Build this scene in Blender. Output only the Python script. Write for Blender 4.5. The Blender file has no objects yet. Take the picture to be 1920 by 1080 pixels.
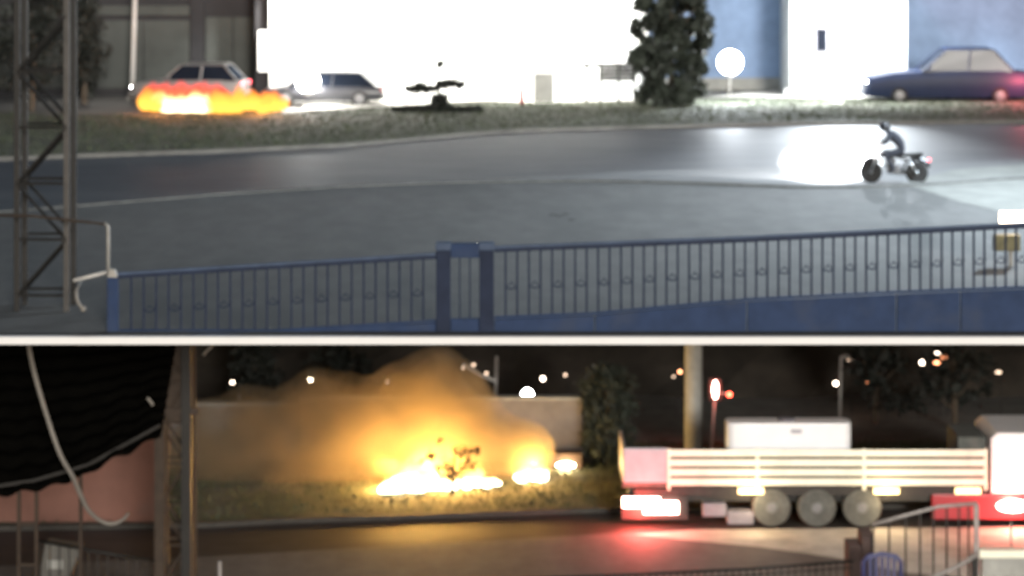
import bpy, bmesh, math, random
import numpy as np
from mathutils import Vector, Matrix

random.seed(7)
rng = np.random.default_rng(7)
R = math.radians
C = bpy.context.scene.collection
S = bpy.context.scene

# ------------------------------------------------------------------ camera, world, sun, exposure
CAM_Z = 15.9
FPX = 5000.0
cd = bpy.data.cameras.new('camera'); cam = bpy.data.objects.new('camera', cd); C.objects.link(cam)
cam.location = (0, 0, CAM_Z); cam.rotation_euler = (R(90), 0, 0)
cd.sensor_width = 36; cd.lens = 36 * FPX / 1920; cd.shift_y = -740 / 1920
cd.clip_start = 0.5; cd.clip_end = 1500
cd.dof.use_dof = True; cd.dof.focus_distance = 20; cd.dof.aperture_fstop = 1.75
S.camera = cam

w = bpy.data.worlds.new("World"); S.world = w; w.use_nodes = True
wt = w.node_tree; bgn = wt.nodes['Background']
sky = wt.nodes.new('ShaderNodeTexSky'); sky.sky_type = 'NISHITA'; sky.sun_disc = False
sky.sun_elevation = R(11); sky.sun_rotation = R(168)
wt.links.new(sky.outputs[0], bgn.inputs[0]); bgn.inputs[1].default_value = 0.013
sl = bpy.data.lights.new('moon', 'SUN'); so = bpy.data.objects.new('moon', sl); C.objects.link(so)
sl.energy = 0.95; sl.angle = R(10); sl.color = (1.0, 0.96, 0.90); so.rotation_euler = (R(79), 0, R(12))
S.view_settings.view_transform = 'Standard'; S.view_settings.look = 'None'
S.view_settings.gamma = 1; S.view_settings.use_curve_mapping = False
S.view_settings.exposure = 1.75
S.cycles.use_denoising = True
S.cycles.max_bounces = 6; S.cycles.volume_bounces = 1; S.cycles.transparent_max_bounces = 24
S.cycles.volume_step_rate = 2.0; S.cycles.volume_max_steps = 96
S.cycles.sample_clamp_indirect = 6

ZU = 8.0          # level of the raised street

def P(px, py, D):
    return Vector(((px - 960) * D / FPX, D, CAM_Z - (py + 200) * D / FPX))
def GU(px, py, z=0.0):      # a point on the raised street
    D = (CAM_Z - ZU) * FPX / (py + 200); return Vector(((px - 960) * D / FPX, D, ZU + z))
def GL(px, py, z=0.0):      # a point on the lower ground
    D = CAM_Z * FPX / (py + 200); return Vector(((px - 960) * D / FPX, D, z))
def XA(px, D): return (px - 960) * D / FPX
def ZA(py, D): return CAM_Z - (py + 200) * D / FPX

# ------------------------------------------------------------------ materials
def mat(name, col, rough=0.7, var=0.25, scale=3.0, bump=0.0, metal=0.0, col2=None, spec=0.5, stretch=None, wear=None):
    m = bpy.data.materials.new(name); m.use_nodes = True
    nt = m.node_tree; b = nt.nodes['Principled BSDF']
    b.inputs['Roughness'].default_value = rough; b.inputs['Metallic'].default_value = metal
    b.inputs['Specular IOR Level'].default_value = spec
    tc = nt.nodes.new('ShaderNodeTexCoord'); src = tc.outputs['Object']
    if stretch:
        mp = nt.nodes.new('ShaderNodeMapping'); mp.inputs['Scale'].default_value = stretch
        nt.links.new(src, mp.inputs[0]); src = mp.outputs[0]
    n = nt.nodes.new('ShaderNodeTexNoise'); n.inputs['Scale'].default_value = scale
    n.inputs['Detail'].default_value = 7; n.inputs['Roughness'].default_value = 0.65
    nt.links.new(src, n.inputs['Vector'])
    r = nt.nodes.new('ShaderNodeValToRGB'); r.color_ramp.elements[0].position = 0.3; r.color_ramp.elements[1].position = 0.7
    c2 = col2 or [min(1, c * (1 + var)) for c in col]
    c1 = [c * (1 - var) for c in col] if not col2 else col
    r.color_ramp.elements[0].color = (*c1, 1); r.color_ramp.elements[1].color = (*c2, 1)
    nt.links.new(n.outputs[0], r.inputs[0]); out = r.outputs[0]
    if wear:
        n2 = nt.nodes.new('ShaderNodeTexNoise'); n2.inputs['Scale'].default_value = wear[1]; n2.inputs['Detail'].default_value = 5
        nt.links.new(src, n2.inputs['Vector'])
        r2 = nt.nodes.new('ShaderNodeValToRGB'); r2.color_ramp.elements[0].position = 0.52; r2.color_ramp.elements[1].position = 0.68
        nt.links.new(n2.outputs[0], r2.inputs[0])
        mx = nt.nodes.new('ShaderNodeMixRGB'); mx.inputs[2].default_value = (*wear[0], 1)
        nt.links.new(r2.outputs[0], mx.inputs[0]); nt.links.new(out, mx.inputs[1]); out = mx.outputs[0]
    nt.links.new(out, b.inputs['Base Color'])
    if bump:
        bp = nt.nodes.new('ShaderNodeBump'); bp.inputs['Strength'].default_value = bump; bp.inputs['Distance'].default_value = 0.05
        nt.links.new(n.outputs[0], bp.inputs['Height']); nt.links.new(bp.outputs[0], b.inputs['Normal'])
    return m
def emat(name, col, strength):
    m = bpy.data.materials.new(name); m.use_nodes = True
    b = m.node_tree.nodes['Principled BSDF']
    b.inputs['Base Color'].default_value = (*[min(.8, c) for c in col], 1)
    b.inputs['Emission Color'].default_value = (*col, 1); b.inputs['Emission Strength'].default_value = strength
    return m
def glassmat(name, col=(.008, .011, .018)):
    return mat(name, col, rough=0.15, var=.15, scale=1, spec=.25)

M = dict(
    asphalt=mat('road_asphalt', (.048, .05, .055), .62, .30, 1.2, .25, stretch=(.5, 1.0, 1), wear=((.075, .076, .078), .35)),
    pave=mat('worn_pavement', (.085, .083, .079), .85, .22, 2.2, .3, stretch=(.8, .35, 1), wear=((.066, .066, .063), .5)),
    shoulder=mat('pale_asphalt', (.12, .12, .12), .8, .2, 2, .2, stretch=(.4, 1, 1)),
    railp=mat('pale_grey_rail', (.24, .22, .21), .5, .25, 5),
    lowkerb=mat('dark_kerb', (.035, .032, .028), .9, .3, 3, .2),  # plain darker kerb tone
    kerb=mat('kerb_concrete', (.095, .095, .09), .85, .35, 2.5, .2),
    conc=mat('concrete', (.30, .30, .28), .85, .2, 2.5, .2),
    concdark=mat('dark_concrete', (.12, .115, .105), .9, .3, 1.4, .25),
    palepath=mat('pale_path', (.42, .41, .37), .85, .25, 1.6, .2),
    sand=mat('sandy_ground', (.16, .16, .145), .95, .25, 1.1, .4),
    verge=mat('verge_soil', (.055, .062, .04), .95, .45, 1.5, .5, wear=((.11, .105, .085), .6)),
    grass=mat('grass_blade', (.042, .052, .026), .8, .5, .8),
    white=mat('white_paint', (.80, .80, .80), .55, .03, 2),
    whitewall=mat('white_render', (.80, .80, .77), .8, .06, 1.5, .1),
    greywall=mat('grey_render', (.175, .155, .142), .88, .25, 1.1, .2, wear=((.13, .118, .11), .8)),
    salmon=mat('pink_glow_render', (.15, .07, .052), .88, .2, .9, .2, wear=((.12, .08, .068), .35)),  # salmon tint stands in for the reddish glow on this wall
    blue=mat('blue_paint', (.024, .043, .098), .6, .18, 2.5, .06, spec=.12, wear=((.034, .05, .095), 1.6)),
    bluedark=mat('dark_blue_paint', (.017, .025, .05), .6, .2, 3, spec=.12),
    bluecap=mat('pale_blue_cap', (.06, .085, .14), .6, .2, 3, spec=.15),
    bluewall=mat('blue_grey_render', (.22, .31, .48), .85, .2, .8, .1),
    steel=mat('dark_steel', (.010, .009, .008), .6, .4, 4, metal=.3),
    rust=mat('rusty_steel', (.034, .022, .014), .75, .4, 5, metal=.2),
    galv=mat('galvanised_steel', (.30, .29, .27), .5, .25, 4, metal=.4),
    dullgalv=mat('dull_galvanised_steel', (.05, .046, .042), .6, .3, 4, metal=.2),
    palepole=mat('pale_pole', (.55, .53, .50), .6, .15, 3),
    clad=mat('grey_green_cladding', (.046, .05, .045), .75, .25, .9, .1),
    cladd=mat('dark_facade', (.018, .017, .019), .8, .3, 1.0, .15),
    leafd=mat('dark_leaf', (.006, .008, .005), .75, .5, 1.5),
    leafm=mat('green_leaf', (.018, .024, .016), .75, .5, 1.5),
    bark=mat('bark', (.06, .045, .03), .9, .4, 6, .4),
    blackroof=mat('black_roofing', (.0018, .0017, .0014), .95, .4, 2.0, .1, spec=.02),
    cable=mat('pale_cable', (.20, .185, .165), .6, .1, 4),
    black=mat('black_rubber', (.018, .018, .018), .85, .3, 6),
    dusty=mat('dusty_rubber', (.085, .09, .084), .9, .35, 4, .2),
    rim=mat('grey_rim', (.15, .15, .155), .5, .2, 5, metal=.5),
    chrome=mat('bright_metal', (.5, .5, .5), .3, .1, 4, metal=.9),
    cream=mat('cream_paint', (.80, .79, .64), .5, .08, 2, .05, wear=((.6, .59, .5), .9)),
    lilac=mat('lilac_grey_paint', (.36, .345, .39), .5, .12, 2),
    tank=mat('white_plastic', (.80, .80, .82), .35, .03, 2),
    chassis=mat('chassis_black', (.02, .018, .016), .7, .4, 4),
    yellowish=mat('yellowish_board', (.16, .145, .08), .8, .4, 4),
    palebox=mat('pale_grey_box', (.17, .165, .19), .6, .2, 3),
    redp=mat('red_paint', (.26, .022, .03), .35, .1, 2),
    carwhite=mat('white_car_paint', (.15, .145, .14), .4, .05, 2),
    cardark=mat('dark_grey_car_paint', (.028, .029, .034), .35, .15, 2),
    carblue=mat('dark_blue_car_paint', (.012, .02, .05), .5, .1, 2, spec=.2),
    glass=glassmat('dark_glass'),
    cloth=mat('dark_clothing', (.018, .02, .028), .9, .3, 8),
    helmet=mat('dark_helmet', (.015, .017, .022), .3, .1, 4),
    skin=mat('skin', (.35, .2, .14), .6, .1, 8),
    brown=mat('brown_painted_concrete', (.05, .03, .026), .85, .3, 3, .2),
    chairblue=mat('blue_plastic', (.035, .04, .12), .4, .1, 3),
    bank=mat('bank_soil', (.030, .024, .018), .95, .5, .7, .5),
    ash=mat('charred_debris', (.02, .018, .015), .9, .5, 6, .4),
)
E = dict(
    white=emat('white_lamp', (1, .98, .95), 18), warm=emat('warm_lamp', (1, .82, .55), 12), cool=emat('cool_lamp', (.86, .94, 1), 18),
    far=emat('small_pale_lamp', (1, .8, .62), 4), faint=emat('faint_lamp', (1, .7, .5), .8), orange=emat('small_orange_lamp', (1, .35, .16), 2.2),
    red=emat('red_lamp', (1, .08, .04), 5), redhot=emat('bright_red_lamp', (1, .45, .36), 8), redsoft=emat('red_tail_lamp', (1, .10, .12), 2),
    amber=emat('amber_lamp', (1, .66, .30), 1.1), head=emat('headlight', (1, 1, 1), 20),
)

# ------------------------------------------------------------------ mesh helpers
class MB:
    def __init__(s): s.v = []; s.f = []
    def add(s, vs, fs):
        o = len(s.v); s.v += [tuple(v) for v in vs]; s.f += [tuple(i + o for i in f) for f in fs]; return s
    def box(s, a, b):
        x0, y0, z0 = a; x1, y1, z1 = b
        vs = [(x0,y0,z0),(x1,y0,z0),(x1,y1,z0),(x0,y1,z0),(x0,y0,z1),(x1,y0,z1),(x1,y1,z1),(x0,y1,z1)]
        return s.add(vs, [(0,3,2,1),(4,5,6,7),(0,1,5,4),(1,2,6,5),(2,3,7,6),(3,0,4,7)])
    def hexa(s, vs):       # eight corners, bottom ring then top ring
        return s.add(vs, [(0,3,2,1),(4,5,6,7),(0,1,5,4),(1,2,6,5),(2,3,7,6),(3,0,4,7)])
    def prism(s, poly, h0, h1):     # polygon in x,y with heights
        n = len(poly); vs = [(p[0], p[1], h0) for p in poly] + [(p[0], p[1], h1) for p in poly]
        fs = [tuple(range(n - 1, -1, -1)), tuple(range(n, 2 * n))] + [(i, (i + 1) % n, n + (i + 1) % n, n + i) for i in range(n)]
        return s.add(vs, fs)
    def prismy(s, poly, y0, y1):     # polygon in x,z extruded along y
        n = len(poly); vs = [(p[0], y0, p[1]) for p in poly] + [(p[0], y1, p[1]) for p in poly]
        fs = [tuple(range(n)), tuple(range(2 * n - 1, n - 1, -1))] + [(i, n + i, n + (i + 1) % n, (i + 1) % n) for i in range(n)]
        return s.add(vs, fs)
    def tube(s, pts, r, n=8, cap=True):
        pts = [Vector(p) for p in pts]; rs = r if isinstance(r, (list, tuple)) else [r] * len(pts)
        vs = []; fs = []
        for i, p in enumerate(pts):
            d = (pts[min(i + 1, len(pts) - 1)] - pts[max(i - 1, 0)]).normalized()
            a = d.orthogonal().normalized() if i == 0 else (a0 - d * a0.dot(d)).normalized()
            a0 = a; b = d.cross(a)
            for k in range(n):
                t = 2 * math.pi * k / n + math.pi / n
                vs.append(p + (a * math.cos(t) + b * math.sin(t)) * rs[i])
        for i in range(len(pts) - 1):
            for k in range(n):
                fs.append((i*n+k, i*n+(k+1)%n, (i+1)*n+(k+1)%n, (i+1)*n+k))
        if cap: fs += [tuple(range(n - 1, -1, -1)), tuple(range((len(pts) - 1) * n, len(pts) * n))]
        return s.add(vs, fs)
    def ball(s, c, r, nu=14, nv=9):
        r = r if isinstance(r, (list, tuple)) else (r, r, r); vs = []; fs = []
        vs.append((c[0], c[1], c[2] - r[2]))
        for j in range(1, nv):
            t = math.pi * j / nv
            for i in range(nu):
                p = 2 * math.pi * i / nu
                vs.append((c[0] + r[0]*math.sin(t)*math.cos(p), c[1] + r[1]*math.sin(t)*math.sin(p), c[2] - r[2]*math.cos(t)))
        vs.append((c[0], c[1], c[2] + r[2])); T = len(vs) - 1
        for i in range(nu):
            fs.append((0, 1 + (i+1) % nu, 1 + i)); fs.append((T, 1 + (nv-2)*nu + i, 1 + (nv-2)*nu + (i+1) % nu))
            for j in range(nv - 2):
                fs.append((1 + j*nu + i, 1 + j*nu + (i+1)%nu, 1 + (j+1)*nu + (i+1)%nu, 1 + (j+1)*nu + i))
        return s.add(vs, fs)
    def lathe(s, c, prof, n=20, axis='z'):   # prof: (radius, along)
        vs = []; fs = []
        for (r, h) in prof:
            for k in range(n):
                t = 2*math.pi*k/n; a, b = r*math.cos(t), r*math.sin(t)
                vs.append((c[0]+a, c[1]+b, c[2]+h) if axis == 'z' else ((c[0]+a, c[1]+h, c[2]+b) if axis == 'y' else (c[0]+h, c[1]+a, c[2]+b)))
        for i in range(len(prof) - 1):
            for k in range(n): fs.append((i*n+k, i*n+(k+1)%n, (i+1)*n+(k+1)%n, (i+1)*n+k))
        fs += [tuple(range(n-1, -1, -1)), tuple(range((len(prof)-1)*n, len(prof)*n))]
        return s.add(vs, fs)
    def leaves(s, centres, n, spread, size):
        for k in range(n):
            c = Vector(random.choice(centres)[:3]); sp = spread
            p = c + Vector((random.gauss(0, sp), random.gauss(0, sp), random.gauss(0, sp * .8)))
            s.leaf(p, size * random.choice((.45, .7, .9, 1.1, 1.3, 1.7)) * random.uniform(.8, 1.2))
        return s
    def leaf(s, p, z):
        a = Vector((random.gauss(0,1), random.gauss(0,1), random.gauss(0,1))).normalized(); b = a.orthogonal().normalized()
        b = (b * math.cos(random.random()*6) + a.cross(b) * math.sin(random.random()*6)); 
        s.add([p - a*z, p + b*z*.5, p + a*z, p - b*z*.5], [(0,1,2,3)])
    def build(s, name, m, parent=None, smooth=False, bevel=0, world=True):
        me = bpy.data.meshes.new(name)
        off = parent.matrix_basis.translation if (parent is not None and world and parent.parent is None) else Vector((0,0,0))
        if parent is not None and world and parent.parent is not None:
            off = parent.matrix_basis.translation + parent.parent.matrix_basis.translation
        me.from_pydata([(v[0]-off.x, v[1]-off.y, v[2]-off.z) for v in s.v], [], s.f); me.materials.append(m)
        bm = bmesh.new(); bm.from_mesh(me); bmesh.ops.recalc_face_normals(bm, faces=bm.faces)
        if bevel:
            ed = [e for e in bm.edges if len(e.link_faces) == 2 and e.calc_face_angle(0) > .5]
            bmesh.ops.bevel(bm, geom=ed, offset=bevel, segments=2, affect='EDGES', profile=.6, clamp_overlap=True)
        bm.to_mesh(me); bm.free()
        if smooth:
            me.polygons.foreach_set('use_smooth', [True] * len(me.polygons))
        me.update()
        o = bpy.data.objects.new(name, me); C.objects.link(o)
        if parent is not None: o.parent = parent
        return o

def thing(name, label, cat, loc=(0, 0, 0), rz=0, group=None):
    o = bpy.data.objects.new(name, None); C.objects.link(o); o.empty_display_size = .2
    o.location = loc; o.rotation_euler = (0, 0, rz); o['label'] = label; o['category'] = cat
    if group: o['group'] = group
    return o
def tag(o, label, cat, group=None):
    o['label'] = label; o['category'] = cat
    if group: o['group'] = group
    return o
def struct(o, kind='structure', label=None):
    o['kind'] = kind
    if label: o['label'] = label
    return o
def children(o): return [c for c in bpy.data.objects if c.parent == o]
def copy_tree(o, parent=None):
    c = o.copy(); C.objects.link(c); c.parent = parent
    for ch in children(o): copy_tree(ch, c)
    return c
def share(o, parent, loc):
    c = o.copy(); C.objects.link(c); c.parent = parent; c.location = loc; return c
def light(name, kind, loc, energy, col, parent=None, size=.1, target=None, spot=None, blend=.3):
    l = bpy.data.lights.new(name, kind); l.energy = energy; l.color = col
    if kind in ('POINT', 'SPOT'): l.shadow_soft_size = size
    if kind == 'SPOT': l.spot_size = spot; l.spot_blend = blend
    o = bpy.data.objects.new(name, l); C.objects.link(o); o.location = loc
    if target is not None:
        o.rotation_euler = (Vector(target) - Vector(loc)).to_track_quat('-Z', 'Y').to_euler()
    if parent is not None:
        o.parent = parent; o.matrix_parent_inverse = Matrix.Translation(parent.location).inverted()
    return o
def dens(pl, step=2.5):
    out = []
    for a, b in zip(pl, pl[1:]):
        n = max(1, int((Vector(b) - Vector(a)).length / step))
        out += [Vector(a).lerp(Vector(b), i / n) for i in range(n)]
    return out + [Vector(pl[-1])]
def strip(name, far, near, m, z, thick=0):      # a sheet between two polylines with equally many points
    vs = [(p.x, p.y, z) for p in far] + [(p.x, p.y, z) for p in near]; n = len(far)
    return MB().add(vs, [(i, i+1, n+i+1, n+i) for i in range(n-1)]).build(name, m)
def interp(line, xs):
    return [(x, float(np.interp(x, [p[0] for p in line], [p[1] for p in line]))) for x in xs]

# ================================================================== SETTING: raised street
struct(MB().box((-45, 50, 7.55), (45, 130, ZU - .004)).box((-45, 47.5, 7.90), (45, 49.998, ZU - .004)).build('deck', M['concdark']))
struct(MB().box((-45, 47.30, ZA(646, 47.3)), (45, 47.497, ZA(632, 47.3))).build('divider_beam', M['white']))  # white bar dividing the two views, built as the deck's front beam
FAR = [(-500, 322), (130, 297), (400, 288), (640, 277), (960, 249), (1440, 236), (1900, 232), (2500, 228)]
NEAR = [(-500, 440), (130, 391), (400, 369), (640, 353), (850, 345), (1100, 342), (1280, 346), (1500, 354), (1700, 352), (1900, 338), (2500, 318)]
xs = list(range(-500, 2501, 60))
farl = [GU(*p) for p in interp(FAR, xs)]; nearl = [GU(*p) for p in interp(NEAR, xs)]
struct(strip('road', farl, nearl, M['asphalt'], ZU + .004))
front = [Vector((XA(x, 47.5) , 47.5, 0)) for x in xs]
struct(strip('pavement', [p + Vector((0, -.34, 0)) for p in nearl], front, M['pave'], ZU + .06))
k = MB()
for a, b in zip(nearl, nearl[1:]):
    k.hexa([(a.x, a.y-.34, ZU), (b.x, b.y-.34, ZU), (b.x, b.y, ZU), (a.x, a.y, ZU), (a.x, a.y-.34, ZU+.11), (b.x, b.y-.34, ZU+.11), (b.x, b.y, ZU+.11), (a.x, a.y, ZU+.11)])
struct(k.build('kerb', M['kerb']))
k = MB()
for a, b in zip(farl, farl[1:]):
    k.hexa([(a.x, a.y, ZU), (b.x, b.y, ZU), (b.x, b.y+.25, ZU), (a.x, a.y+.25, ZU), (a.x, a.y, ZU+.12), (b.x, b.y, ZU+.12), (b.x, b.y+.25, ZU+.12), (a.x, a.y+.25, ZU+.12)])
struct(k.build('kerb', M['concdark']))
VB = [(-500, 205), (300, 222), (560, 215), (900, 196), (1240, 194), (1430, 188), (2500, 184)]
vback = [GU(*p) for p in interp(VB, xs)]
struct(strip('verge', vback, [p + Vector((0, .25, 0)) for p in farl], M['verge'], ZU + .08))
struct(strip('forecourt', [Vector((p.x * 1.25, 128, 0)) for p in vback], vback, M['concdark'], ZU + .004))
def patch(name, pts, m, z, g=GU):
    vs = [(*g(*p).xy, z) for p in pts]
    return struct(MB().add(vs, [tuple(range(len(vs)))]).build(name, m))
patch('path', [(568, 212), (640, 209), (760, 202), (900, 192), (1000, 196), (1238, 192), (1205, 178), (1000, 178), (860, 177), (720, 189), (570, 202)], M['palepath'], ZU + .092)
patch('path', [(1330, 187), (1440, 188), (1700, 190), (1920, 186), (2100, 184), (2100, 172), (1700, 172), (1560, 166), (1400, 178)], M['palepath'], ZU + .092)
patch('sandy_shoulder', [(1690, 348), (1790, 322), (1920, 312), (2200, 300), (2200, 470), (1920, 412), (1800, 384)], M['sand'], ZU + .068)
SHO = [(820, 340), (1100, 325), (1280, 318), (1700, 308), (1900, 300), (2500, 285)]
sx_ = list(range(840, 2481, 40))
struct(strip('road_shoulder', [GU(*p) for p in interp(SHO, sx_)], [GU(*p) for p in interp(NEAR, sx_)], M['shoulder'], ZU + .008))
# grass on the verge
g = MB()
for _ in range(16000):
    i = random.randrange(len(xs) - 1); t = random.random(); u = random.random()
    a = vback[i].lerp(vback[i+1], t); b = farl[i].lerp(farl[i+1], t) + Vector((0, .3, 0)); p = a.lerp(b, u)
    if abs(p.x) > 22: continue
    h = random.uniform(.03, .11); an = random.random() * 6.28; dx, dy = math.cos(an)*.035, math.sin(an)*.035
    g.add([(p.x-dx, p.y-dy, ZU+.08), (p.x+dx, p.y+dy, ZU+.08), (p.x+random.gauss(0,.05), p.y+random.gauss(0,.05), ZU+.08+h)], [(0,1,2)])
struct(g.build('grass', M['grass']), 'stuff', 'short dull grass on the verge beyond the upper road')

# ================================================================== SETTING: lower ground
struct(MB().box((-60, 40, -.3), (60, 125, -.004)).build('ground', M['concdark']))
LF = [(-600, 1004), (380, 990), (520, 982), (800, 973), (1100, 962), (1300, 958), (2500, 946)]
LN = [(-600, 1090), (413, 1043), (840, 1017), (1160, 1000), (1500, 994), (2500, 985)]
lf = [GL(*p) for p in interp(LF, xs)]; ln = [GL(*p) for p in interp(LN, xs)]
wet = mat('damp_asphalt', (.034, .028, .027), .68, .35, 1.5, .12, stretch=(.6, 1, 1)); M['wet'] = wet
struct(strip('road', lf, ln, wet, .004))
struct(strip('pavement', [p + Vector((0, 0, 0)) for p in ln], [Vector((p.x, 52, 0)) for p in ln], mat('lower_pavement', (.10, .094, .092), .8, .22, 2.0, .2, stretch=(.8, .5, 1)), .008))
patch('concrete_apron', [(1190, 1003), (1300, 994), (2300, 984), (2300, 1120), (1700, 1075), (1560, 1046), (1420, 1026), (1290, 1014)], M['palepath'], .012, GL)
LB = [(p[0], 868) for p in LF]
lb = [Vector((p.x*1.06, 77, 0)) for p in lf]
struct(strip('verge', lb, lf, M['verge'], .05))
k = MB()
for a, b in zip(lf, lf[1:]):
    k.hexa([(a.x, a.y-.02, 0), (b.x, b.y-.02, 0), (b.x, b.y+.2, 0), (a.x, a.y+.2, 0), (a.x, a.y-.02, .12), (b.x, b.y-.02, .12), (b.x, b.y+.2, .12), (a.x, a.y+.2, .12)])
struct(k.build('kerb', M['lowkerb']))
g = MB()
for _ in range(15000):
    i = random.randrange(len(xs) - 1); t = random.random(); u = random.random()
    a = lb[i].lerp(lb[i+1], t); b = lf[i].lerp(lf[i+1], t) + Vector((0, .25, 0)); p = a.lerp(b, u)
    if abs(p.x) > 15: continue
    h = random.uniform(.04, .16); an = random.random() * 6.28; dx, dy = math.cos(an)*.025, math.sin(an)*.025
    g.add([(p.x-dx, p.y-dy, .05), (p.x+dx, p.y+dy, .05), (p.x+random.gauss(0,.04), p.y+random.gauss(0,.04), .05+h)], [(0,1,2)])
struct(g.build('grass', M['grass']), 'stuff', 'short grass on the verge in front of the fire')
# earth bank that closes the space under the raised street
vs = []; fs = []; nx = 60; ny = 12
for j in range(ny + 1):
    for i in range(nx + 1):
        x = -45 + 90 * i / nx; t = j / ny
        vs.append((x + random.uniform(-.3, .3), 84 + t * 14 + random.uniform(-.4, .4), -.05 + (t ** .8) * 7.5 + random.uniform(-.25, .25) * (t > 0) * (t < 1)))
for j in range(ny):
    for i in range(nx): fs.append((j*(nx+1)+i, j*(nx+1)+i+1, (j+1)*(nx+1)+i+1, (j+1)*(nx+1)+i))
struct(MB().add(vs, fs).build('earth_bank', M['bank']))

# ================================================================== RAISED STREET: blue fence in front
DF = 47.75
def fx(px): return XA(px, DF)
TOP = [(195, 517), (840, 477), (925, 466), (1400, 447), (1920, 421), (2300, 403)]
BOT = [(195, 640), (820, 602), (930, 596), (1115, 588), (1400, 562), (1680, 548), (1920, 539), (2300, 524)]
def yt(px): return float(np.interp(px, *zip(*TOP)))
def yb(px): return float(np.interp(px, *zip(*BOT)))
def zt(px): return ZA(yt(px), DF)
def zb(px): return ZA(yb(px), DF)
def sloped(mb, pa, pb, za, zb_, h, y0, y1):     # bar between two pixel columns, top at za / zb_, height h
    xa, xb = fx(pa), fx(pb)
    return mb.hexa([(xa,y0,za-h),(xb,y0,zb_-h),(xb,y1,zb_-h),(xa,y1,za-h),(xa,y0,za),(xb,y0,zb_),(xb,y1,zb_),(xa,y1,za)])
fence = thing('railing_fence', 'long blue railing of thin upright bars on a low blue panelled wall', 'fence', (0, DF, ZU))
segs = [(222, 520), (520, 819), (926, 1115), (1115, 1400), (1400, 1680), (1680, 1800), (1800, 1960), (1960, 2300)]
for i, (a, b) in enumerate(segs):
    m = MB(); sloped(m, a + 1, b - 1, zb(a) - .02, zb(b) - .02, 0, DF - .04, DF + .06); 
    xa, xb = fx(a + 1.2), fx(b - 1.2); y0 = DF - .05 - .012 * (i % 2)
    m = MB().hexa([(xa,y0,ZU+.062),(xb,y0,ZU+.062),(xb,DF+.06,ZU+.062),(xa,DF+.06,ZU+.062),(xa,y0,max(ZU+.09, zb(a)-.03)),(xb,y0,max(ZU+.09, zb(b)-.03)),(xb,DF+.06,max(ZU+.09, zb(b)-.03)),(xa,DF+.06,max(ZU+.09, zb(a)-.03))])
    if xb > xa: m.build('wall_panel', M['blue'], fence, bevel=.012)
for a, b in ((222, 818), (927, 2300)):
    cols = [a] + [c for c in (1115, 1400, 1680, 1920) if a < c < b] + [b]
    m = MB(); m2 = MB(); m3 = MB()
    for p, q in zip(cols, cols[1:]):
        sloped(m, p, q, zt(p), zt(q), .065, DF - .035, DF + .035)
        sloped(m3, p, q, zt(p) + .042, zt(q) + .042, .04, DF - .045, DF + .045)
        sloped(m2, p, q, zb(p) + .03, zb(q) + .03, .045, DF - .03, DF + .03)
    m.build('top_rail', M['bluedark'], fence); m3.build('rail_cap', M['bluecap'], fence); m2.build('bottom_rail', M['blue'], fence)
balproto = None; scroll = None; nb = 0
px = 246
while px < 2290:
    if not 800 < px < 940:
        h0, h1 = zb(px) + .03, zt(px) - .06
        m = MB().box((fx(px) - .012, DF - .012, h0), (fx(px) + .012, DF + .012, h1))
        if balproto is None:
            balproto = MB().box((-.019, -.012, 0), (.019, .012, 1.0)).build('baluster', M['bluedark'], fence, world=False)
            o = balproto
        else: o = share(balproto, fence, (0, 0, 0))
        o.location = (fx(px), 0, h0 - ZU); o.scale = (1, 1, h1 - h0)
        nb += 1
        if nb % 2 == 0:
            w_ = (23.4 - (px - 246) * .0022) * DF / FPX
            if scroll is None:
                scroll = MB().tube([(.0, 0, .10), (.02, 0, .03), (.07, 0, 0), (.14, 0, 0), (.19, 0, .03), (.215, 0, .10)], .014, 6).tube([(.05, 0, .05), (.107, 0, .12), (.165, 0, .05)], .012, 6).build('scroll', M['bluedark'], fence, world=False); o = scroll
            else: o = share(scroll, fence, (0, 0, 0))
            o.location = (fx(px), 0, (h0 + h1)/2 - .09 - ZU)
    px += 23.4 - (px - 246) * .0022
post = MB().box((fx(202), DF - .09, ZU + .062), (fx(222), DF + .09, ZA(519, DF))).build('post', M['blue'], fence, bevel=.01)
MB().prismy([(fx(203), ZA(519, DF)), (fx(221), ZA(519, DF)), (fx(216), ZA(505, DF)), (fx(207), ZA(503, DF))], DF - .07, DF + .07).build('post_cap', M['galv'], post, world=False).location = (0, -DF, -ZU)
gate = thing('gate_frame', 'blue gate frame of two square posts with a broad head in the railing', 'gate', (fx(872), DF, ZU))
for a, b in ((818, 845), (899, 926)):
    MB().box((fx(a), DF - .12, ZU + .062), (fx(b), DF + .12, ZA(468, DF))).build('post', M['bluedark'], gate, bevel=.012)
    MB().box((fx(a) - .01, DF - .13, ZA(468, DF)), (fx(b) + .01, DF + .13, ZA(454, DF))).build('post_cap', M['bluecap'], gate, bevel=.015)
MB().box((fx(845.3), DF - .10, ZA(482, DF)), (fx(898.7), DF + .10, ZA(456, DF))).build('head_beam', M['blue'], gate, bevel=.01)
for p in (862, 881): MB().box((fx(p) - .014, DF - .014, ZA(598, DF)), (fx(p) + .014, DF + .014, ZA(482.5, DF))).build('baluster', M['bluedark'], gate)
MB().box((fx(845.3), DF - .06, ZU + .062), (fx(898.7), DF + .06, ZA(597, DF))).build('wall_panel', M['blue'], gate, bevel=.01)

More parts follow.
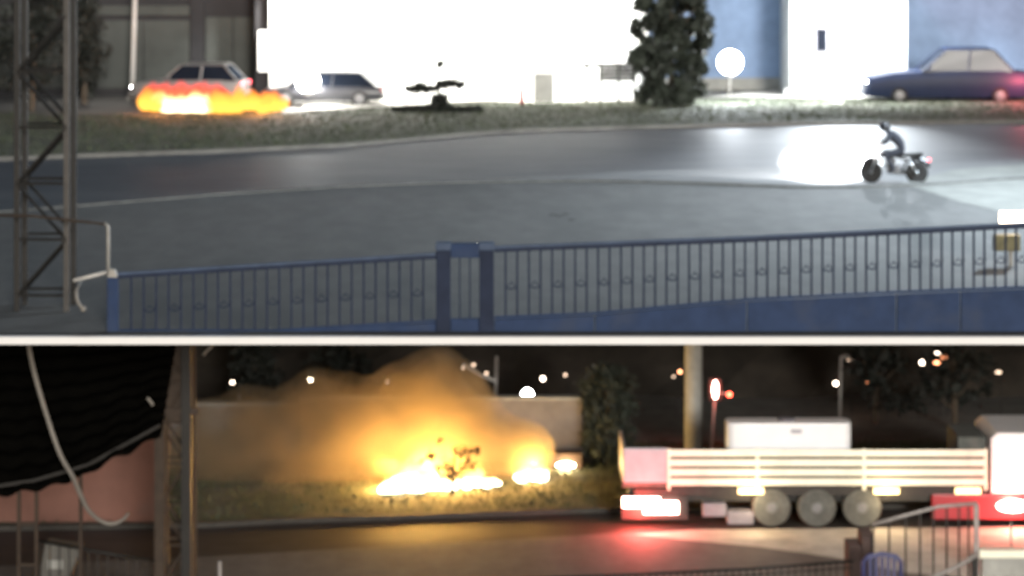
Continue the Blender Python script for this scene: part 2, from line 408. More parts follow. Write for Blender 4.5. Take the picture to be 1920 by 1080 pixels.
# ---- lattice mast and pipe frame at the left end
def lattice(label, px0, px1, D, ybase_z, ytop_z, rise, m1, m2, depth, name='lattice_mast', cat='mast', hw=.055):
    x0, x1 = XA(px0, D), XA(px1, D); t = thing(name, label, cat, ((x0 + x1) / 2, D, ybase_z))
    for (x, y, mm) in ((x0, D, m1), (x1, D, m2), (x0, D + depth, m1), (x1, D + depth, m1)):
        MB().box((x - hw, y - hw, ybase_z), (x + hw, y + hw, ytop_z)).build('leg', mm, t, bevel=.008)
    z = ybase_z + .3; k = 0
    while z + rise < ytop_z:
        for y in (D - .03, D + depth + .03):
            a, b = (x0, x1) if k % 2 == 0 else (x1, x0)
            MB().tube([(a, y, z), (b, y, z + rise)], .035, 5).build('brace', m1, t)
            MB().tube([(x0, y + .012, z), (x1, y + .012, z)], .028, 5).build('brace', m1, t)
        z += rise; k += 1
    return t
lattice('tall dark lattice mast with one paler leg at the left end of the blue railing', 32, 125, 50.0, ZU + .06, 14.6, 1.05, M['steel'], M['dullgalv'], .8)
pf = thing('pipe_frame', 'pale bent pipe frame between the lattice mast and the blue railing', 'pipe frame', (XA(200, 49.2), 49.2, ZU))
D = 49.2
MB().tube([(XA(203, D), D, ZU + .06), (XA(203, D), D, ZA(425, D)), (XA(196, D), D, ZA(418, D))], .035, 8).build('upright', M['galv'], pf, smooth=True)
MB().tube([(XA(-90, D), D, ZA(402, D)), (XA(60, D), D, ZA(405, D)), (XA(196, D), D, ZA(420, D))], .026, 8).build('rail', M['rust'], pf, smooth=True)
MB().tube([(XA(138, D), D, ZA(526, D)), (XA(199, D), D, ZA(511, D))], .035, 8).build('rail', M['palepole'], pf, smooth=True)
hk = MB().tube([(XA(143, 48.6), 48.6, ZA(545, 48.6)), (XA(144, 48.6), 48.6, ZA(560, 48.6)), (XA(149, 48.6), 48.6, ZA(572, 48.6)), (XA(156, 48.6), 48.6, ZA(579, 48.6))], .03, 8)
hk.ball((XA(156, 48.6), 48.6, ZA(579, 48.6)), .06); hk.tube([(XA(143, 48.6), 48.6, ZA(545, 48.6)), (XA(133, 48.6), 49.9, ZA(540, 48.6))], .02, 6)
tag(hk.build('cable_end', M['cable'], smooth=True), 'short pale cable end hanging from the lattice mast beside the blue railing', 'cable')

# ================================================================== RAISED STREET: background
def tree(name, label, cat, base, trunk_h, trunk_r, blobs, n, size, lm, group=None, lean=(0, 0), spread=.3):
    t = thing(name, label, cat, base, 0, group); b = Vector(base)
    tk = MB().tube([b, b + Vector((lean[0]*.4, lean[1]*.4, trunk_h*.5)), b + Vector((lean[0], lean[1], trunk_h))], [trunk_r, trunk_r*.75, trunk_r*.4], 8)
    for q in blobs[::max(1, len(blobs)//7)]:
        q = Vector(q[:3]); s0 = b + Vector((lean[0]*.5, lean[1]*.5, min(trunk_h, max(.2, (q.z-b.z)*.5))))
        tk.tube([s0, s0.lerp(q, .6) + Vector((0, 0, .1)), q], [trunk_r*.4, trunk_r*.25, trunk_r*.1], 5)
    tk.build('trunk', M['bark'], t)
    MB().leaves(blobs, n, spread, size).build('crown', lm, t)
    return t
# dark facade behind the lattice mast
fb = thing('dark_building', 'dark low building with grey green cladding behind the pale car', 'building', (XA(200, 104), 104, ZU))
m = MB().box((XA(-420, 104), 104, ZU + .004), (XA(487, 104), 108, 13.6)); m.build('wall', M['cladd'], fb)
pan = [(-300, -140), (-138, 20), (22, 178), (182, 268), (270, 356), (386, 436), (438, 486)]
for i, (a, b) in enumerate(pan):
    MB().box((XA(a, 104), 103.93, ZU + .3), (XA(b, 104), 103.998, ZA(50 - (i % 2) * 3 - i * 3, 104))).build('cladding_panel', M['clad'], fb, bevel=.01)
MB().box((XA(358, 104), 103.85, ZU + .01), (XA(383, 104), 103.998, 13.5)).build('pilaster', M['cladd'], fb)
MB().box((XA(-420, 104), 103.8, ZA(28, 104)), (XA(356, 104), 103.998, ZA(10, 104))).build('ledge', M['clad'], fb)
# dark creepers and bushes at the far left
for k_, (px_, py_, D_, h_, r_, lab) in enumerate([(60, 205, 96, 4.2, 1.5, 'broad dark tree behind the lattice mast on the raised street'),
                                       (-60, 215, 94, 4.4, 1.5, 'dark tree cut off at the left border behind the lattice mast'),
                                       (158, 196, 99, 3.4, .7, 'slender dark bush between the lattice mast and the pale lamp pole')]):
    b = Vector((XA(px_, D_), D_, ZU + .08)); bl = []
    for _ in range(46):
        z = random.random() ** .7; a = random.random()*6.28; q = r_ * math.sqrt(random.random()) * (1.1 - .5*z)
        bl.append(b + Vector((q*math.cos(a), q*math.sin(a), .5 + z*h_)))
    tree('tree', lab, 'tree', b, h_*.8, .12, bl, 2600, .11, M['leafd'], spread=.2)
# floodlit white wall
ww = thing('white_wall', 'long white wall glaring under floodlights behind the verge', 'wall', (XA(850, 101), 101, ZU))
MB().box((XA(505, 101), 101, ZU + .004), (XA(1215, 101), 101.3, 12.4)).build('wall', M['whitewall'], ww)
MB().box((XA(503, 101), 100.95, 12.4), (XA(1217, 101), 101.35, 12.55)).build('coping', M['conc'], ww)
MB().box((XA(484, 101), 101.02, ZA(134, 101)), (XA(504.5, 101), 101.28, ZA(58, 101))).build('pier', M['whitewall'], ww)
MB().box((XA(478, 101.6), 101.6, ZU+.004), (XA(504, 101.6), 102, 13.2)).build('post', M['cladd'], ww)
FL = ('floodlight on a bent arm of the white wall nearest the dark building', 'floodlight on a bent arm of the white wall above the dark grey car', 'floodlight on a bent arm of the white wall above the sapling', 'floodlight on a bent arm of the white wall above the dark red post', 'floodlight on a bent arm of the white wall nearest the cypress')
proto = None
for i, px_ in enumerate((560, 700, 840, 980, 1120)):
    x = XA(px_, 101); loc = (x, 101.15, 12.55)
    if proto is None:
        proto = thing('wall_lamp', FL[0], 'floodlight', loc, 0, 'floodlights along the white wall')
        MB().tube([(x, 101.15, 12.55), (x, 101.1, 13.0), (x, 100.2, 13.2), (x, 99.5, 13.0)], .03, 8).build('arm', M['galv'], proto, smooth=True)
        hd = MB().hexa([(x-.25, 99.2, 12.9), (x+.25, 99.2, 12.9), (x+.25, 99.55, 12.75), (x-.25, 99.55, 12.75), (x-.15, 99.3, 13.1), (x+.15, 99.3, 13.1), (x+.15, 99.6, 12.97), (x-.15, 99.6, 12.97)]).build('lamp_head', M['galv'], proto)
    else:
        o = copy_tree(proto); o.location = loc; o['label'] = FL[i]
    light('flood', 'SPOT', (x, 99.3, 12.7), 900, (1, .99, .95), None, .15, (x, 101.2, 9.8), R(104), .5)

# ---- vehicles
def car(name, label, loc, rz, L, W, H, paint, group=None, hood=.30, boot=.16, clear=.22, lamps=True, head=None, tail=None, lower=None, kind='sedan'):
    t = thing(name, label, 'car', loc, rz, group)
    zb_ = H * .60; hx = L / 2
    st = [(-hx, clear+.12, zb_*.80, .80), (-hx+.10, clear+.02, zb_*.94, .93), (-hx*.62, clear, zb_*1.0, 1), (-hx*.2, clear, zb_*1.0, 1), (hx*.28, clear, zb_*.98, 1), (hx*.66, clear, zb_*.92, .99), (hx-.14, clear+.02, zb_*.78, .92), (hx, clear+.14, zb_*.62, .78)]
    vs = []; fs = []; w = W / 2
    for (x, a, b, f) in st:
        ww_ = w * f
        for (y, z) in ((-ww_*.90, a), (-ww_, a+(b-a)*.35), (-ww_*.99, a+(b-a)*.75), (-ww_*.90, b), (0, b+.03), (ww_*.90, b), (ww_*.99, a+(b-a)*.75), (ww_, a+(b-a)*.35), (ww_*.90, a)): vs.append((x, y, z))
    n = 9
    for i in range(len(st) - 1):
        for k in range(n): fs.append((i*n+k, (i+1)*n+k, (i+1)*n+(k+1)%n, i*n+(k+1)%n))
    fs += [tuple(range(n)), tuple(range((len(st)-1)*n + n - 1, (len(st)-1)*n - 1, -1))]
    body = MB().add(vs, fs).build('body', paint, t, smooth=True, world=False)
    body.data.set_sharp_from_angle(angle=R(35))
    xa, xb = -hx + L*boot, hx - L*hood; ta, tb = xa + L*.12, xb - L*.15; wr = w*.74; wb = w*.90
    MB().hexa([(xa,-wb,zb_*.97),(xb,-wb,zb_*.95),(xb,wb,zb_*.95),(xa,wb,zb_*.97),(ta,-wr,H-.05),(tb,-wr,H-.05),(tb,wr,H-.05),(ta,wr,H-.05)]).build('cabin', M['glass'], t, world=False)
    MB().hexa([(ta-.05,-wr-.02,H-.055),(tb+.05,-wr-.02,H-.055),(tb+.05,wr+.02,H-.055),(ta-.05,wr+.02,H-.055),(ta+.08,-wr*.9,H),(tb-.12,-wr*.9,H),(tb-.12,wr*.9,H),(ta+.08,wr*.9,H)]).build('roof', paint, t, world=False, bevel=.015)
    for s in (-1, 1):
        for (u0, u1) in (((xa, ta)), ((xa+xb)/2, (ta+tb)/2), (xb, tb)):
            MB().tube([(u0, s*(wb+.004), zb_*.97), (u1, s*(wr+.008), H-.05)], .032, 6).build('pillar', paint, t, world=False)
        MB().tube([(xb-.25, s*(wb+.01), zb_+.04), (xb-.25, s*(wb+.16), zb_+.10)], [.03, .07], 6).build('mirror', paint, t, world=False)
        for x in (-hx*.62, hx*.60):
            r = .31
            prof = [(r*.55, -.10), (r*.95, -.10), (r, -.06), (r, .06), (r*.95, .10), (r*.55, .10)]
            ty = MB().lathe((0, 0, 0), prof, 18, 'y').build('wheel', M['black'], t, world=False); ty.location = (x, s*(w-.09), r)
            MB().lathe((0, 0, 0), [(r*.2, -.115), (r*.58, -.105), (r*.58, .105), (r*.2, .115)], 10, 'y').build('rim', M['rim'], ty, world=False)
        if lamps:
            MB().ball((hx-.09, s*w*.62, zb_*.64), (.10, .17, .07), 10, 6).build('headlight', head or M['chrome'], t, world=False)
            MB().box((-hx+.0, s*w*.72-.13, zb_*.72), (-hx+.10, s*w*.72+.13, zb_*.90)).build('tail_light', tail or M['redp'], t, world=False, bevel=.02)
    MB().box((hx-.10, -w*.8, clear+.05), (hx+.06, w*.8, clear+.2)).build('bumper', lower or paint, t, world=False, bevel=.03)
    MB().box((-hx-.06, -w*.8, clear+.05), (-hx+.10, w*.8, clear+.2)).build('bumper', lower or paint, t, world=False, bevel=.03)
    return t
PI = math.pi
p = GU(352, 205); car('parked_car', 'pale hatchback with red rear lamps behind low orange flames', (p.x-.2, 100.0, ZU+.09), PI - .10, 4.3, 1.75, 1.45, M['carwhite'], tail=E['redsoft'], head=E['head'], boot=.05)
car('parked_car', 'dark grey car parked close under the glaring white wall', (XA(606, 99.3), 99.3, ZU+.004), PI, 4.5, 1.7, 1.28, M['cardark'], hood=.22, boot=.06)
rc = car('parked_car', 'long dark blue car with glowing red rear at the right border', (XA(1772, 101), 101, ZU+.004), PI, 6.2, 1.9, 2.05, M['carblue'], tail=E['redsoft'], head=E['head'], hood=.34, boot=.10)
light('rear_glow', 'POINT', (XA(1925, 100), 99.2, ZU + 1.0), 150, (1, .12, .16), None, .2)
light('beam', 'SPOT', (XA(1608, 100.4), 100.4, ZU + .75), 900, (1, 1, 1), None, .1, (XA(1450, 100), 99.0, ZU), R(70), .5)

# ---- flames beside the pale car
def flame_mat(name, strength, c_low, c_high, edge=1.2):
    m = bpy.data.materials.new(name); m.use_nodes = True; nt = m.node_tree; nt.nodes.clear()
    out = nt.nodes.new('ShaderNodeOutputMaterial'); mix = nt.nodes.new('ShaderNodeMixShader'); tr = nt.nodes.new('ShaderNodeBsdfTransparent'); em = nt.nodes.new('ShaderNodeEmission')
    tc = nt.nodes.new('ShaderNodeTexCoord'); sx = nt.nodes.new('ShaderNodeSeparateXYZ'); rp = nt.nodes.new('ShaderNodeValToRGB')
    rp.color_ramp.elements[0].color = (*c_low, 1); rp.color_ramp.elements[1].color = (*c_high, 1); rp.color_ramp.elements[0].position = .25; rp.color_ramp.elements[1].position = .95
    lw = nt.nodes.new('ShaderNodeLayerWeight'); lw.inputs[0].default_value = .5
    inv = nt.nodes.new('ShaderNodeMath'); inv.operation = 'SUBTRACT'; inv.inputs[0].default_value = 1
    pw = nt.nodes.new('ShaderNodeMath'); pw.operation = 'POWER'; pw.inputs[1].default_value = edge
    fade = nt.nodes.new('ShaderNodeMapRange'); fade.inputs[1].default_value = .35; fade.inputs[2].default_value = 1.0; fade.inputs[3].default_value = 1; fade.inputs[4].default_value = 0
    ml = nt.nodes.new('ShaderNodeMath'); ml.operation = 'MULTIPLY'
    nt.links.new(tc.outputs['Generated'], sx.inputs[0]); nt.links.new(sx.outputs[2], rp.inputs[0]); nt.links.new(rp.outputs[0], em.inputs[0]); em.inputs[1].default_value = strength
    nt.links.new(lw.outputs['Facing'], inv.inputs[1]); nt.links.new(inv.outputs[0], pw.inputs[0]); nt.links.new(sx.outputs[2], fade.inputs[0])
    nt.links.new(pw.outputs[0], ml.inputs[0]); nt.links.new(fade.outputs[0], ml.inputs[1]); nt.links.new(ml.outputs[0], mix.inputs[0])
    nt.links.new(tr.outputs[0], mix.inputs[1]); nt.links.new(em.outputs[0], mix.inputs[2]); nt.links.new(mix.outputs[0], out.inputs[0])
    return m
def flame(base, h, r, m, parent, lean=0):
    b = Vector(base); ph = random.random()*6; mb = MB(); vs = []; fs = []; n = 12; L = 9
    for j in range(L):
        t = j / (L - 1); rr = r * (math.sin(PI * min(1, (t*.75 + .22))) ** .8) * (1 - t*.25) if t < 1 else .004
        cx = lean*t*h + .10*h*math.sin(ph + t*5)*t; cy = .08*h*math.cos(ph*1.7 + t*4)*t
        for k in range(n):
            a = 2*PI*k/n; q = rr*(1 + .22*math.sin(3*a + ph + t*4)); vs.append((b.x + cx + q*math.cos(a), b.y + cy + q*math.sin(a)*.8, b.z + t*h))
    for j in range(L - 1):
        for k in range(n): fs.append((j*n+k, j*n+(k+1)%n, (j+1)*n+(k+1)%n, (j+1)*n+k))
    fs += [tuple(range(n-1, -1, -1)), tuple(range((L-1)*n, L*n))]
    return MB().add(vs, fs).build('flame', m, parent, smooth=True)
fo = flame_mat('orange_flame', .8, (1, .42, .06), (1, .20, .03)); fy = flame_mat('yellow_flame', 1.6, (1, .72, .40), (1, .22, .06)); fr = flame_mat('red_lamp_glow', .7, (1, .14, .05), (1, .06, .05))
uf = thing('fire', 'low orange flames licking the verge in front of the pale car', 'fire', GU(400, 216, .08))
MB().ball(GU(400, 214, .10), (2.6, .5, .06), 18, 6).build('embers', M['ash'], uf)
for px_ in range(278, 530, 9):
    py_ = 214 + random.uniform(-3, 4); b = GU(px_, py_, .1)
    hot = 300 < px_ < 395
    if px_ < 410: flame(GU(px_ + 3, 208, .1), random.uniform(.75, 1.1), .4, fr, uf, random.uniform(-.1, .2))  # red flames stand in for the glow of the car's tail lamps
    flame(b, random.uniform(.6, 1.05) if not hot else random.uniform(.5, .8), random.uniform(.26, .42), fy if hot and random.random() < .75 else fo, uf, random.uniform(-.2, .3))
for px_, e in ((310, 60), (400, 80), (490, 80)): light('flame_glow', 'POINT', GU(px_, 218, .55), e, (1, .36, .10), None, .25)

# ---- lamps
def globe(name, label, base, top, r, m, en, col, postm=M['galv'], cat='lamp', post_r=.04):
    t = thing(name, label, cat, base); b = Vector(base); c = Vector(top)
    MB().tube([b, Vector((b.x, b.y, c.z - r*.8))], post_r, 8).build('post', postm, t)
    MB().lathe((c.x, c.y, c.z - r*1.02), [(.03, -.08), (r*.5, -.02), (r*.55, .05), (r*.3, .09)], 12).build('collar', postm, t)
    MB().ball(c, r).build('globe', m, t, smooth=True)
    if en: light('lamp_light', 'POINT', c + Vector((0, -r*1.3, 0)), en, col, None, .15)
    return t
globe('globe_lamp', 'glaring white globe lamp in front of the dark grey car', GU(577, 197, .08), Vector((XA(577, 98), 98, ZA(152, 98))), .44, E['white'], 130, (1, .98, .94))
globe('globe_lamp', 'round white lamp standing right of the dark cypress', GU(1368, 184, .06), Vector((XA(1369, 100), 100, ZA(117, 100))), .46, E['cool'], 500, (.88, .94, 1))
lp = thing('lamp_pole', 'thin tall pale pole behind the pale hatchback', 'pole', (XA(250, 102), 102, ZU))
MB().tube([(XA(248, 102), 102, ZU + .004), (XA(256, 102), 102, 14.2)], [.10, .07], 10).build('shaft', M['palepole'], lp, smooth=True)
MB().box((XA(248, 102)-.2, 101.8, ZU+.004), (XA(248, 102)+.2, 102.2, ZU+.1)).build('base_plate', M['galv'], lp)
MB().tube([(XA(256, 102), 102, 14.2), (XA(256, 102), 100.8, 14.5)], .05, 8).build('arm', M['galv'], lp)
light('pole_light', 'SPOT', (XA(250, 102), 100.7, 14.3), 160, (1, .96, .9), None, .15, (XA(225, 99), 99.0, 8), R(80), .6)

# ---- sapling, debris and small things in front of the white wall
def sapling(label, base, s, lay, size, n):
    b = Vector(base); t = thing('sapling', label, 'young tree', base)
    tk = MB().tube([b, b + Vector((.05*s, 0, .5*s)), b + Vector((.12*s, 0, 1.15*s))], [.05*s, .04*s, .02*s], 7)
    tk.tube([b + Vector((.04*s, 0, .35*s)), b + Vector((-.25*s, .1*s, .8*s))], [.03*s, .012*s], 6); tk.tube([b + Vector((.06*s, 0, .5*s)), b + Vector((.45*s, -.1*s, .85*s))], [.03*s, .012*s], 6)
    tk.build('trunk', M['bark'], t)
    mb = MB()
    for (x0, x1, z, th, k) in lay:
        for _ in range(k):
            u = random.uniform(-1, 1); mb.leaf(b + Vector((((x0+x1)/2 + u*(x1-x0)/2)*s, random.gauss(0, .16)*s, (z + random.gauss(0, th)*(1-u*u*.5))*s)), size*random.uniform(.6, 1.5))
    mb.build('crown', M['leafd'], t); return t
D = 95.5
sapling('small dark sapling with flat layers of leaves before the glaring white wall', (XA(820, D), D, ZU + .05), 1.0,
        [(-1.15, .1, .86, .08, 600), (.0, .98, 1.02, .08, 520), (-.2, .35, .45, .12, 600), (-1.6, 1.6, .12, .08, 1100), (.0, .2, 1.75, .06, 120), (-.5, -.3, 1.25, .03, 10), (-.25, .45, .2, .1, 500)], .085, 1)
pp = thing('post', 'short dark red post left of the pale cabinet', 'post', (XA(976, 98.5), 98.5, ZU))
MB().tube([(XA(979, 98.5), 98.5, ZU), (XA(974, 98.5), 98.5, ZA(132, 98.5))], [.075, .055], 8).build('shaft', M['chassis'], pp)
MB().tube([(XA(978.5, 98.5), 98.5, ZU+.14), (XA(977.5, 98.5), 98.5, ZA(168, 98.5))], .088, 8).build('band', M['redp'], pp)
cb = thing('cabinet', 'pale box cabinet standing before the white wall beside a dark post', 'cabinet', (XA(1018, 99.5), 99.5, ZU))
MB().box((XA(999, 99.5), 99.5, ZU+.004), (XA(1040, 99.5), 100, ZA(132, 99.5))).build('body', M['whitewall'], cb, bevel=.02)
MB().box((XA(1002, 99.5), 99.47, ZU+.12), (XA(1037, 99.5), 99.497, ZA(138, 99.5))).build('door', M['conc'], cb, bevel=.008)
sf = thing('slatted_panel', 'dark slatted screen at the right end of the white wall by the cypress', 'screen', (XA(1150, 99.6), 99.6, ZU))
for i in range(5):
    z0 = ZA(152 - i*6.6, 99.6) + .004*i; MB().box((XA(1128, 99.6), 99.6, z0), (XA(1192, 99.6), 99.64, z0 + .122)).build('slat', M['steel'], sf)
for a in (1100, 1126, 1160, 1190): MB().box((XA(a, 99.6)-.05, 99.645, ZU+.004), (XA(a, 99.6)+.05, 99.74, ZA(118, 99.6))).build('post', M['steel'], sf)
MB().box((XA(1092, 99.6), 99.6, ZA(126, 99.6)), (XA(1127, 99.6), 99.64, ZA(119, 99.6))).build('slat', M['steel'], sf)
# cypress
def column_tree(label, name, cx, D, base_z, h, r, n, size, lm, cat='tree'):
    b = Vector((cx, D, base_z)); bl = []
    for _ in range(260):
        z = random.random(); a = random.random()*6.28; q = r * (random.random() ** .4) * (.62 + .42*math.sin(min(1, z*1.4 + .12)*PI*.62)) * (1.0 if z < .85 else 1 - (z-.85)*3)
        bl.append(b + Vector((q*math.cos(a), q*math.sin(a), .12 + z*h)))
    return tree(name, label, cat, b, h*.9, .11, bl, n, size, lm, spread=.10)
column_tree('bulky dark cypress between the white wall and the round lamp', 'cypress_tree', XA(1258, 98.5), 98.5, ZU + .06, 5.6, 1.42, 16000, .14, M['leafm'])
# blue grey wall, white building
bw = thing('blue_wall', 'hazy blue grey wall behind the round lamp and the blue car', 'wall', (XA(1600, 107), 107, ZU))
MB().box((XA(1216, 107), 107, ZU+.004), (XA(2500, 107), 107.3, 13.5)).build('wall', M['bluewall'], bw)
MB().box((XA(1216, 107), 106.9, ZU+.004), (XA(2500, 107), 106.997, ZU+.5)).build('plinth', M['conc'], bw)
wb = thing('white_building', 'narrow white building with one small window in harsh light', 'building', (XA(1590, 103), 103, ZU))
MB().box((XA(1482, 103), 103, ZU+.004), (XA(1700, 103), 106.8, 13.4)).build('wall', M['whitewall'], wb)
fr = MB().box((XA(1529, 103), 102.94, ZA(98, 103)), (XA(1552, 103), 102.997, ZA(52, 103))).build('window', M['palebox'], wb, bevel=.005)
MB().box((XA(1532, 103), 102.93, ZA(95, 103)), (XA(1549, 103), 102.938, ZA(55, 103))).build('pane', M['glass'], fr)
MB().box((XA(1470, 103), 102.7, ZU+.004), (XA(1712, 103), 102.997, ZU+.35)).build('plinth', M['whitewall'], wb)
wl = thing('street_lamp', 'floodlight over the front of the narrow white building', 'floodlight', (XA(1600, 103), 103, 13.4))
MB().tube([(XA(1600, 103), 103.2, 13.4), (XA(1600, 103), 102.6, 13.9), (XA(1600, 103), 101, 14.0)], .05, 8).build('arm', M['galv'], wl)
MB().box((XA(1590, 103), 100.5, 13.85), (XA(1610, 103), 101.1, 14.05)).build('lamp_head', M['galv'], wl)
light('flood', 'SPOT', (XA(1600, 103), 100.7, 13.7), 2600, (.93, .97, 1), None, .2, (XA(1600, 103), 102.0, 8.6), R(130), .7)
MB().tube([(XA(1570, 103), 103.2, 13.4), (XA(1570, 103), 102.4, 12.4)], .05, 8).build('arm', M['galv'], wl)  # second arm and head added to carry the road spot
MB().box((XA(1562, 103), 101.7, 12.35), (XA(1578, 103), 102.3, 12.65)).build('lamp_head', M['galv'], wl)
light('flood', 'SPOT', (XA(1570, 103), 101.6, 12.3), 260000, (.93, .97, 1), None, .12, GU(1562, 284), R(8.2), .9)  # added spot that makes the motorcycle headlamp's bright pool on the road
light('flood', 'SPOT', (XA(1580, 103), 101.6, 12.3), 5000, (.85, .93, 1), None, .12, GU(1600, 300), R(34), 1.0)  # added broad spot for the halo around that pool, without a fitting
light('flood', 'SPOT', (XA(1790, 103), 100.2, 13.7), 160, (.85, .93, 1), None, .2, (XA(1760, 103), 98.0, 8.4), R(140), .8)
sl2 = thing('street_lamp', 'tall street lamp just past the right border of the raised road', 'street lamp', (XA(2420, 66), 66, ZU))
MB().tube([(XA(2420, 66), 66, ZU+.06), (XA(2420, 66), 66, 19.0), (XA(2410, 66), 66.2, 19.8), (XA(2320, 66), 67, 20.2)], [.11, .09, .07, .06], 10).build('shaft', M['galv'], sl2, smooth=True)
MB().ball((XA(2310, 66), 67.1, 20.15), (.4, .2, .1), 12, 7).build('lamp_head', M['galv'], sl2, smooth=True)
light('street_light', 'SPOT', (XA(2305, 66), 67.1, 19.95), 10500, (.74, .88, 1), None, .25, (XA(1500, 66), 66, ZU), R(150), .8)
# small lamp box behind the right end of the railing
sb = thing('lamp_box', 'small white lamp box with yellow panel behind right end of blue railing', 'lamp', (XA(1900, 56), 56, ZU))
MB().tube([(XA(1895, 56), 56, ZU+.06), (XA(1895, 56), 56, ZA(470, 56))], .05, 8).build('post', M['galv'], sb)
MB().box((XA(1877, 56), 55.9, ZA(425, 56)), (XA(1925, 56), 56.2, ZA(398, 56))).build('lamp_head', E['far'], sb, bevel=.03)
MB().box((XA(1862, 56), 55.9, ZA(470, 56)), (XA(1912, 56), 56.1, ZA(440, 56))).build('panel', M['yellowish'], sb, bevel=.02)

# ---- motorcycle and rider
BX, BD = XA(1676, 72.6), 72.6
BR = PI - .22
bike = thing('motorcycle', 'dark motorcycle with its headlamp lit crossing the raised road', 'motorcycle', (BX, BD, ZU + .004), BR)
def wheel(x):
    ty = MB().lathe((0, 0, 0), [(.215, -.05), (.27, -.055), (.30, -.03), (.305, 0), (.30, .03), (.27, .055), (.215, .05)], 24, 'y').build('wheel', M['black'], bike, world=False, smooth=True); ty.location = (x, 0, .305)
    rm = MB()
    for k in range(10): a = 2*PI*k/10; rm.tube([(.03*math.cos(a), 0, .03*math.sin(a)), (.23*math.cos(a+.3), 0, .23*math.sin(a+.3))], .007, 5)
    rm.lathe((0,0,0), [(.02,-.07),(.05,-.05),(.05,.05),(.02,.07)], 10, 'y'); rm.build('rim', M['chrome'], ty, world=False)
wheel(.62); wheel(-.62)
B = lambda mb, n, m, **k: mb.build(n, m, bike, world=False, **k)
for s in (-1, 1):
    B(MB().tube([(.62, s*.085, .305), (.42, s*.085, .86)], [.028, .022], 8), 'fork', M['chrome'], smooth=True)
    B(MB().tube([(-.62, s*.09, .305), (-.40, s*.12, .68)], .03, 8), 'shock_absorber', M['chrome'], smooth=True)
    B(MB().ball((.30, s*.40, 1.20), (.03, .07, .05), 8, 6), 'mirror', M['black'], smooth=True)
B(MB().tube([(.42, 0, .84), (.30, 0, .60), (.10, 0, .36), (-.2, 0, .34), (-.35, 0, .62), (-.75, 0, .74)], .028, 8).tube([(.42, 0, .84), (.1, 0, .78), (-.35, 0, .64)], .03, 8).tube([(-.2, .08, .36), (-.62, .09, .305)], .025, 6).tube([(-.2, -.08, .36), (-.62, -.09, .305)], .025, 6), 'frame', M['chassis'])
B(MB().ball((.17, 0, .80), (.24, .14, .12), 14, 8), 'fuel_tank', M['cardark'], smooth=True)
B(MB().hexa([(-.78, -.10, .76), (-.02, -.09, .72), (-.02, .09, .72), (-.78, .10, .76), (-.78, -.11, .85), (-.06, -.12, .80), (-.06, .12, .80), (-.78, .11, .85)]), 'seat', M['black'], bevel=.03)
B(MB().box((-.15, -.13, .28), (.18, .13, .52)).lathe((.06, 0, .52), [(.10, 0), (.11, .05), (.10, .1), (.11, .14), (.08, .18)], 10), 'engine', M['rim'], bevel=.02)
B(MB().tube([(.12, -.16, .38), (.05, -.18, .26), (-.3, -.18, .26), (-.80, -.18, .36)], [.03, .03, .04, .055], 8), 'exhaust', M['chrome'], smooth=True)
B(MB().tube([(.36, -.36, 1.06), (.41, -.18, 1.06), (.43, 0, .98), (.41, .18, 1.06), (.36, .36, 1.06)], .018, 8), 'handlebar', M['chrome'], smooth=True)
B(MB().ball((.54, 0, .92), (.08, .11, .11), 12, 8), 'headlight', E['head'], smooth=True)
B(MB().tube([(.36, 0, .56), (.50, 0, .66), (.66, 0, .66), (.86, 0, .54)], [.05, .07, .07, .05], 6), 'mudguard', M['cardark'])
B(MB().tube([(-.45, 0, .66), (-.66, 0, .70), (-.90, 0, .58), (-.96, 0, .46)], [.06, .08, .07, .05], 6), 'mudguard', M['cardark'])
B(MB().box((-.98, -.07, .62), (-.92, .07, .70)), 'tail_light', E['redsoft'], bevel=.015)
def skin(name, jn, edges, m, parent=None, sub=2):
    me = bpy.data.meshes.new(name); me.from_pydata([j[:3] for j in jn], edges, [])
    o = bpy.data.objects.new(name, me); C.objects.link(o)
    o.modifiers.new('skin', 'SKIN').use_smooth_shade = True
    sm = o.modifiers.new('sub', 'SUBSURF'); sm.levels = sub; sm.render_levels = sub
    for i, d in enumerate(me.skin_vertices[0].data):
        r = jn[i][3]; d.radius = r if isinstance(r, tuple) else (r, r); d.use_root = (i == 0)
    dg = bpy.context.evaluated_depsgraph_get(); dg.update()
    nm = bpy.data.meshes.new_from_object(o.evaluated_get(dg)); o.modifiers.clear(); old = o.data; o.data = nm; bpy.data.meshes.remove(old)
    nm.name = name; nm.materials.clear(); nm.materials.append(m); nm.polygons.foreach_set('use_smooth', [True]*len(nm.polygons))
    return o
rt = thing('person', 'motorcycle rider in dark jacket and helmet leaning over the handlebar', 'person', (BX, BD, ZU + .004), BR)
J = [(-.28, 0, .92, (.19, .16)), (-.20, 0, 1.08, (.18, .15)), (-.02, 0, 1.25, (.22, .16)), (.10, 0, 1.36, (.20, .13)), (.17, 0, 1.42, .07), (.23, 0, 1.49, (.085, .09)), (.26, 0, 1.56, (.08, .085)),
     (.10, .21, 1.34, .085), (.16, .33, 1.15, .065), (.33, .33, 1.10, .045), (.10, -.21, 1.34, .085), (.16, -.33, 1.15, .065), (.33, -.33, 1.10, .045),
     (-.20, .13, .88, .12), (.22, .22, .77, .085), (-.02, .20, .40, .060), (.12, .21, .33, .050), (-.20, -.13, .88, .12), (.22, -.22, .77, .085), (-.02, -.20, .40, .060), (.12, -.21, .33, .050)]
ED = [(0,1),(1,2),(2,3),(3,4),(4,5),(5,6),(3,7),(7,8),(8,9),(3,10),(10,11),(11,12),(0,13),(13,14),(14,15),(15,16),(0,17),(17,18),(18,19),(19,20)]
body = skin('body', J, ED, M['cloth']); body.parent = rt
hn = MB()
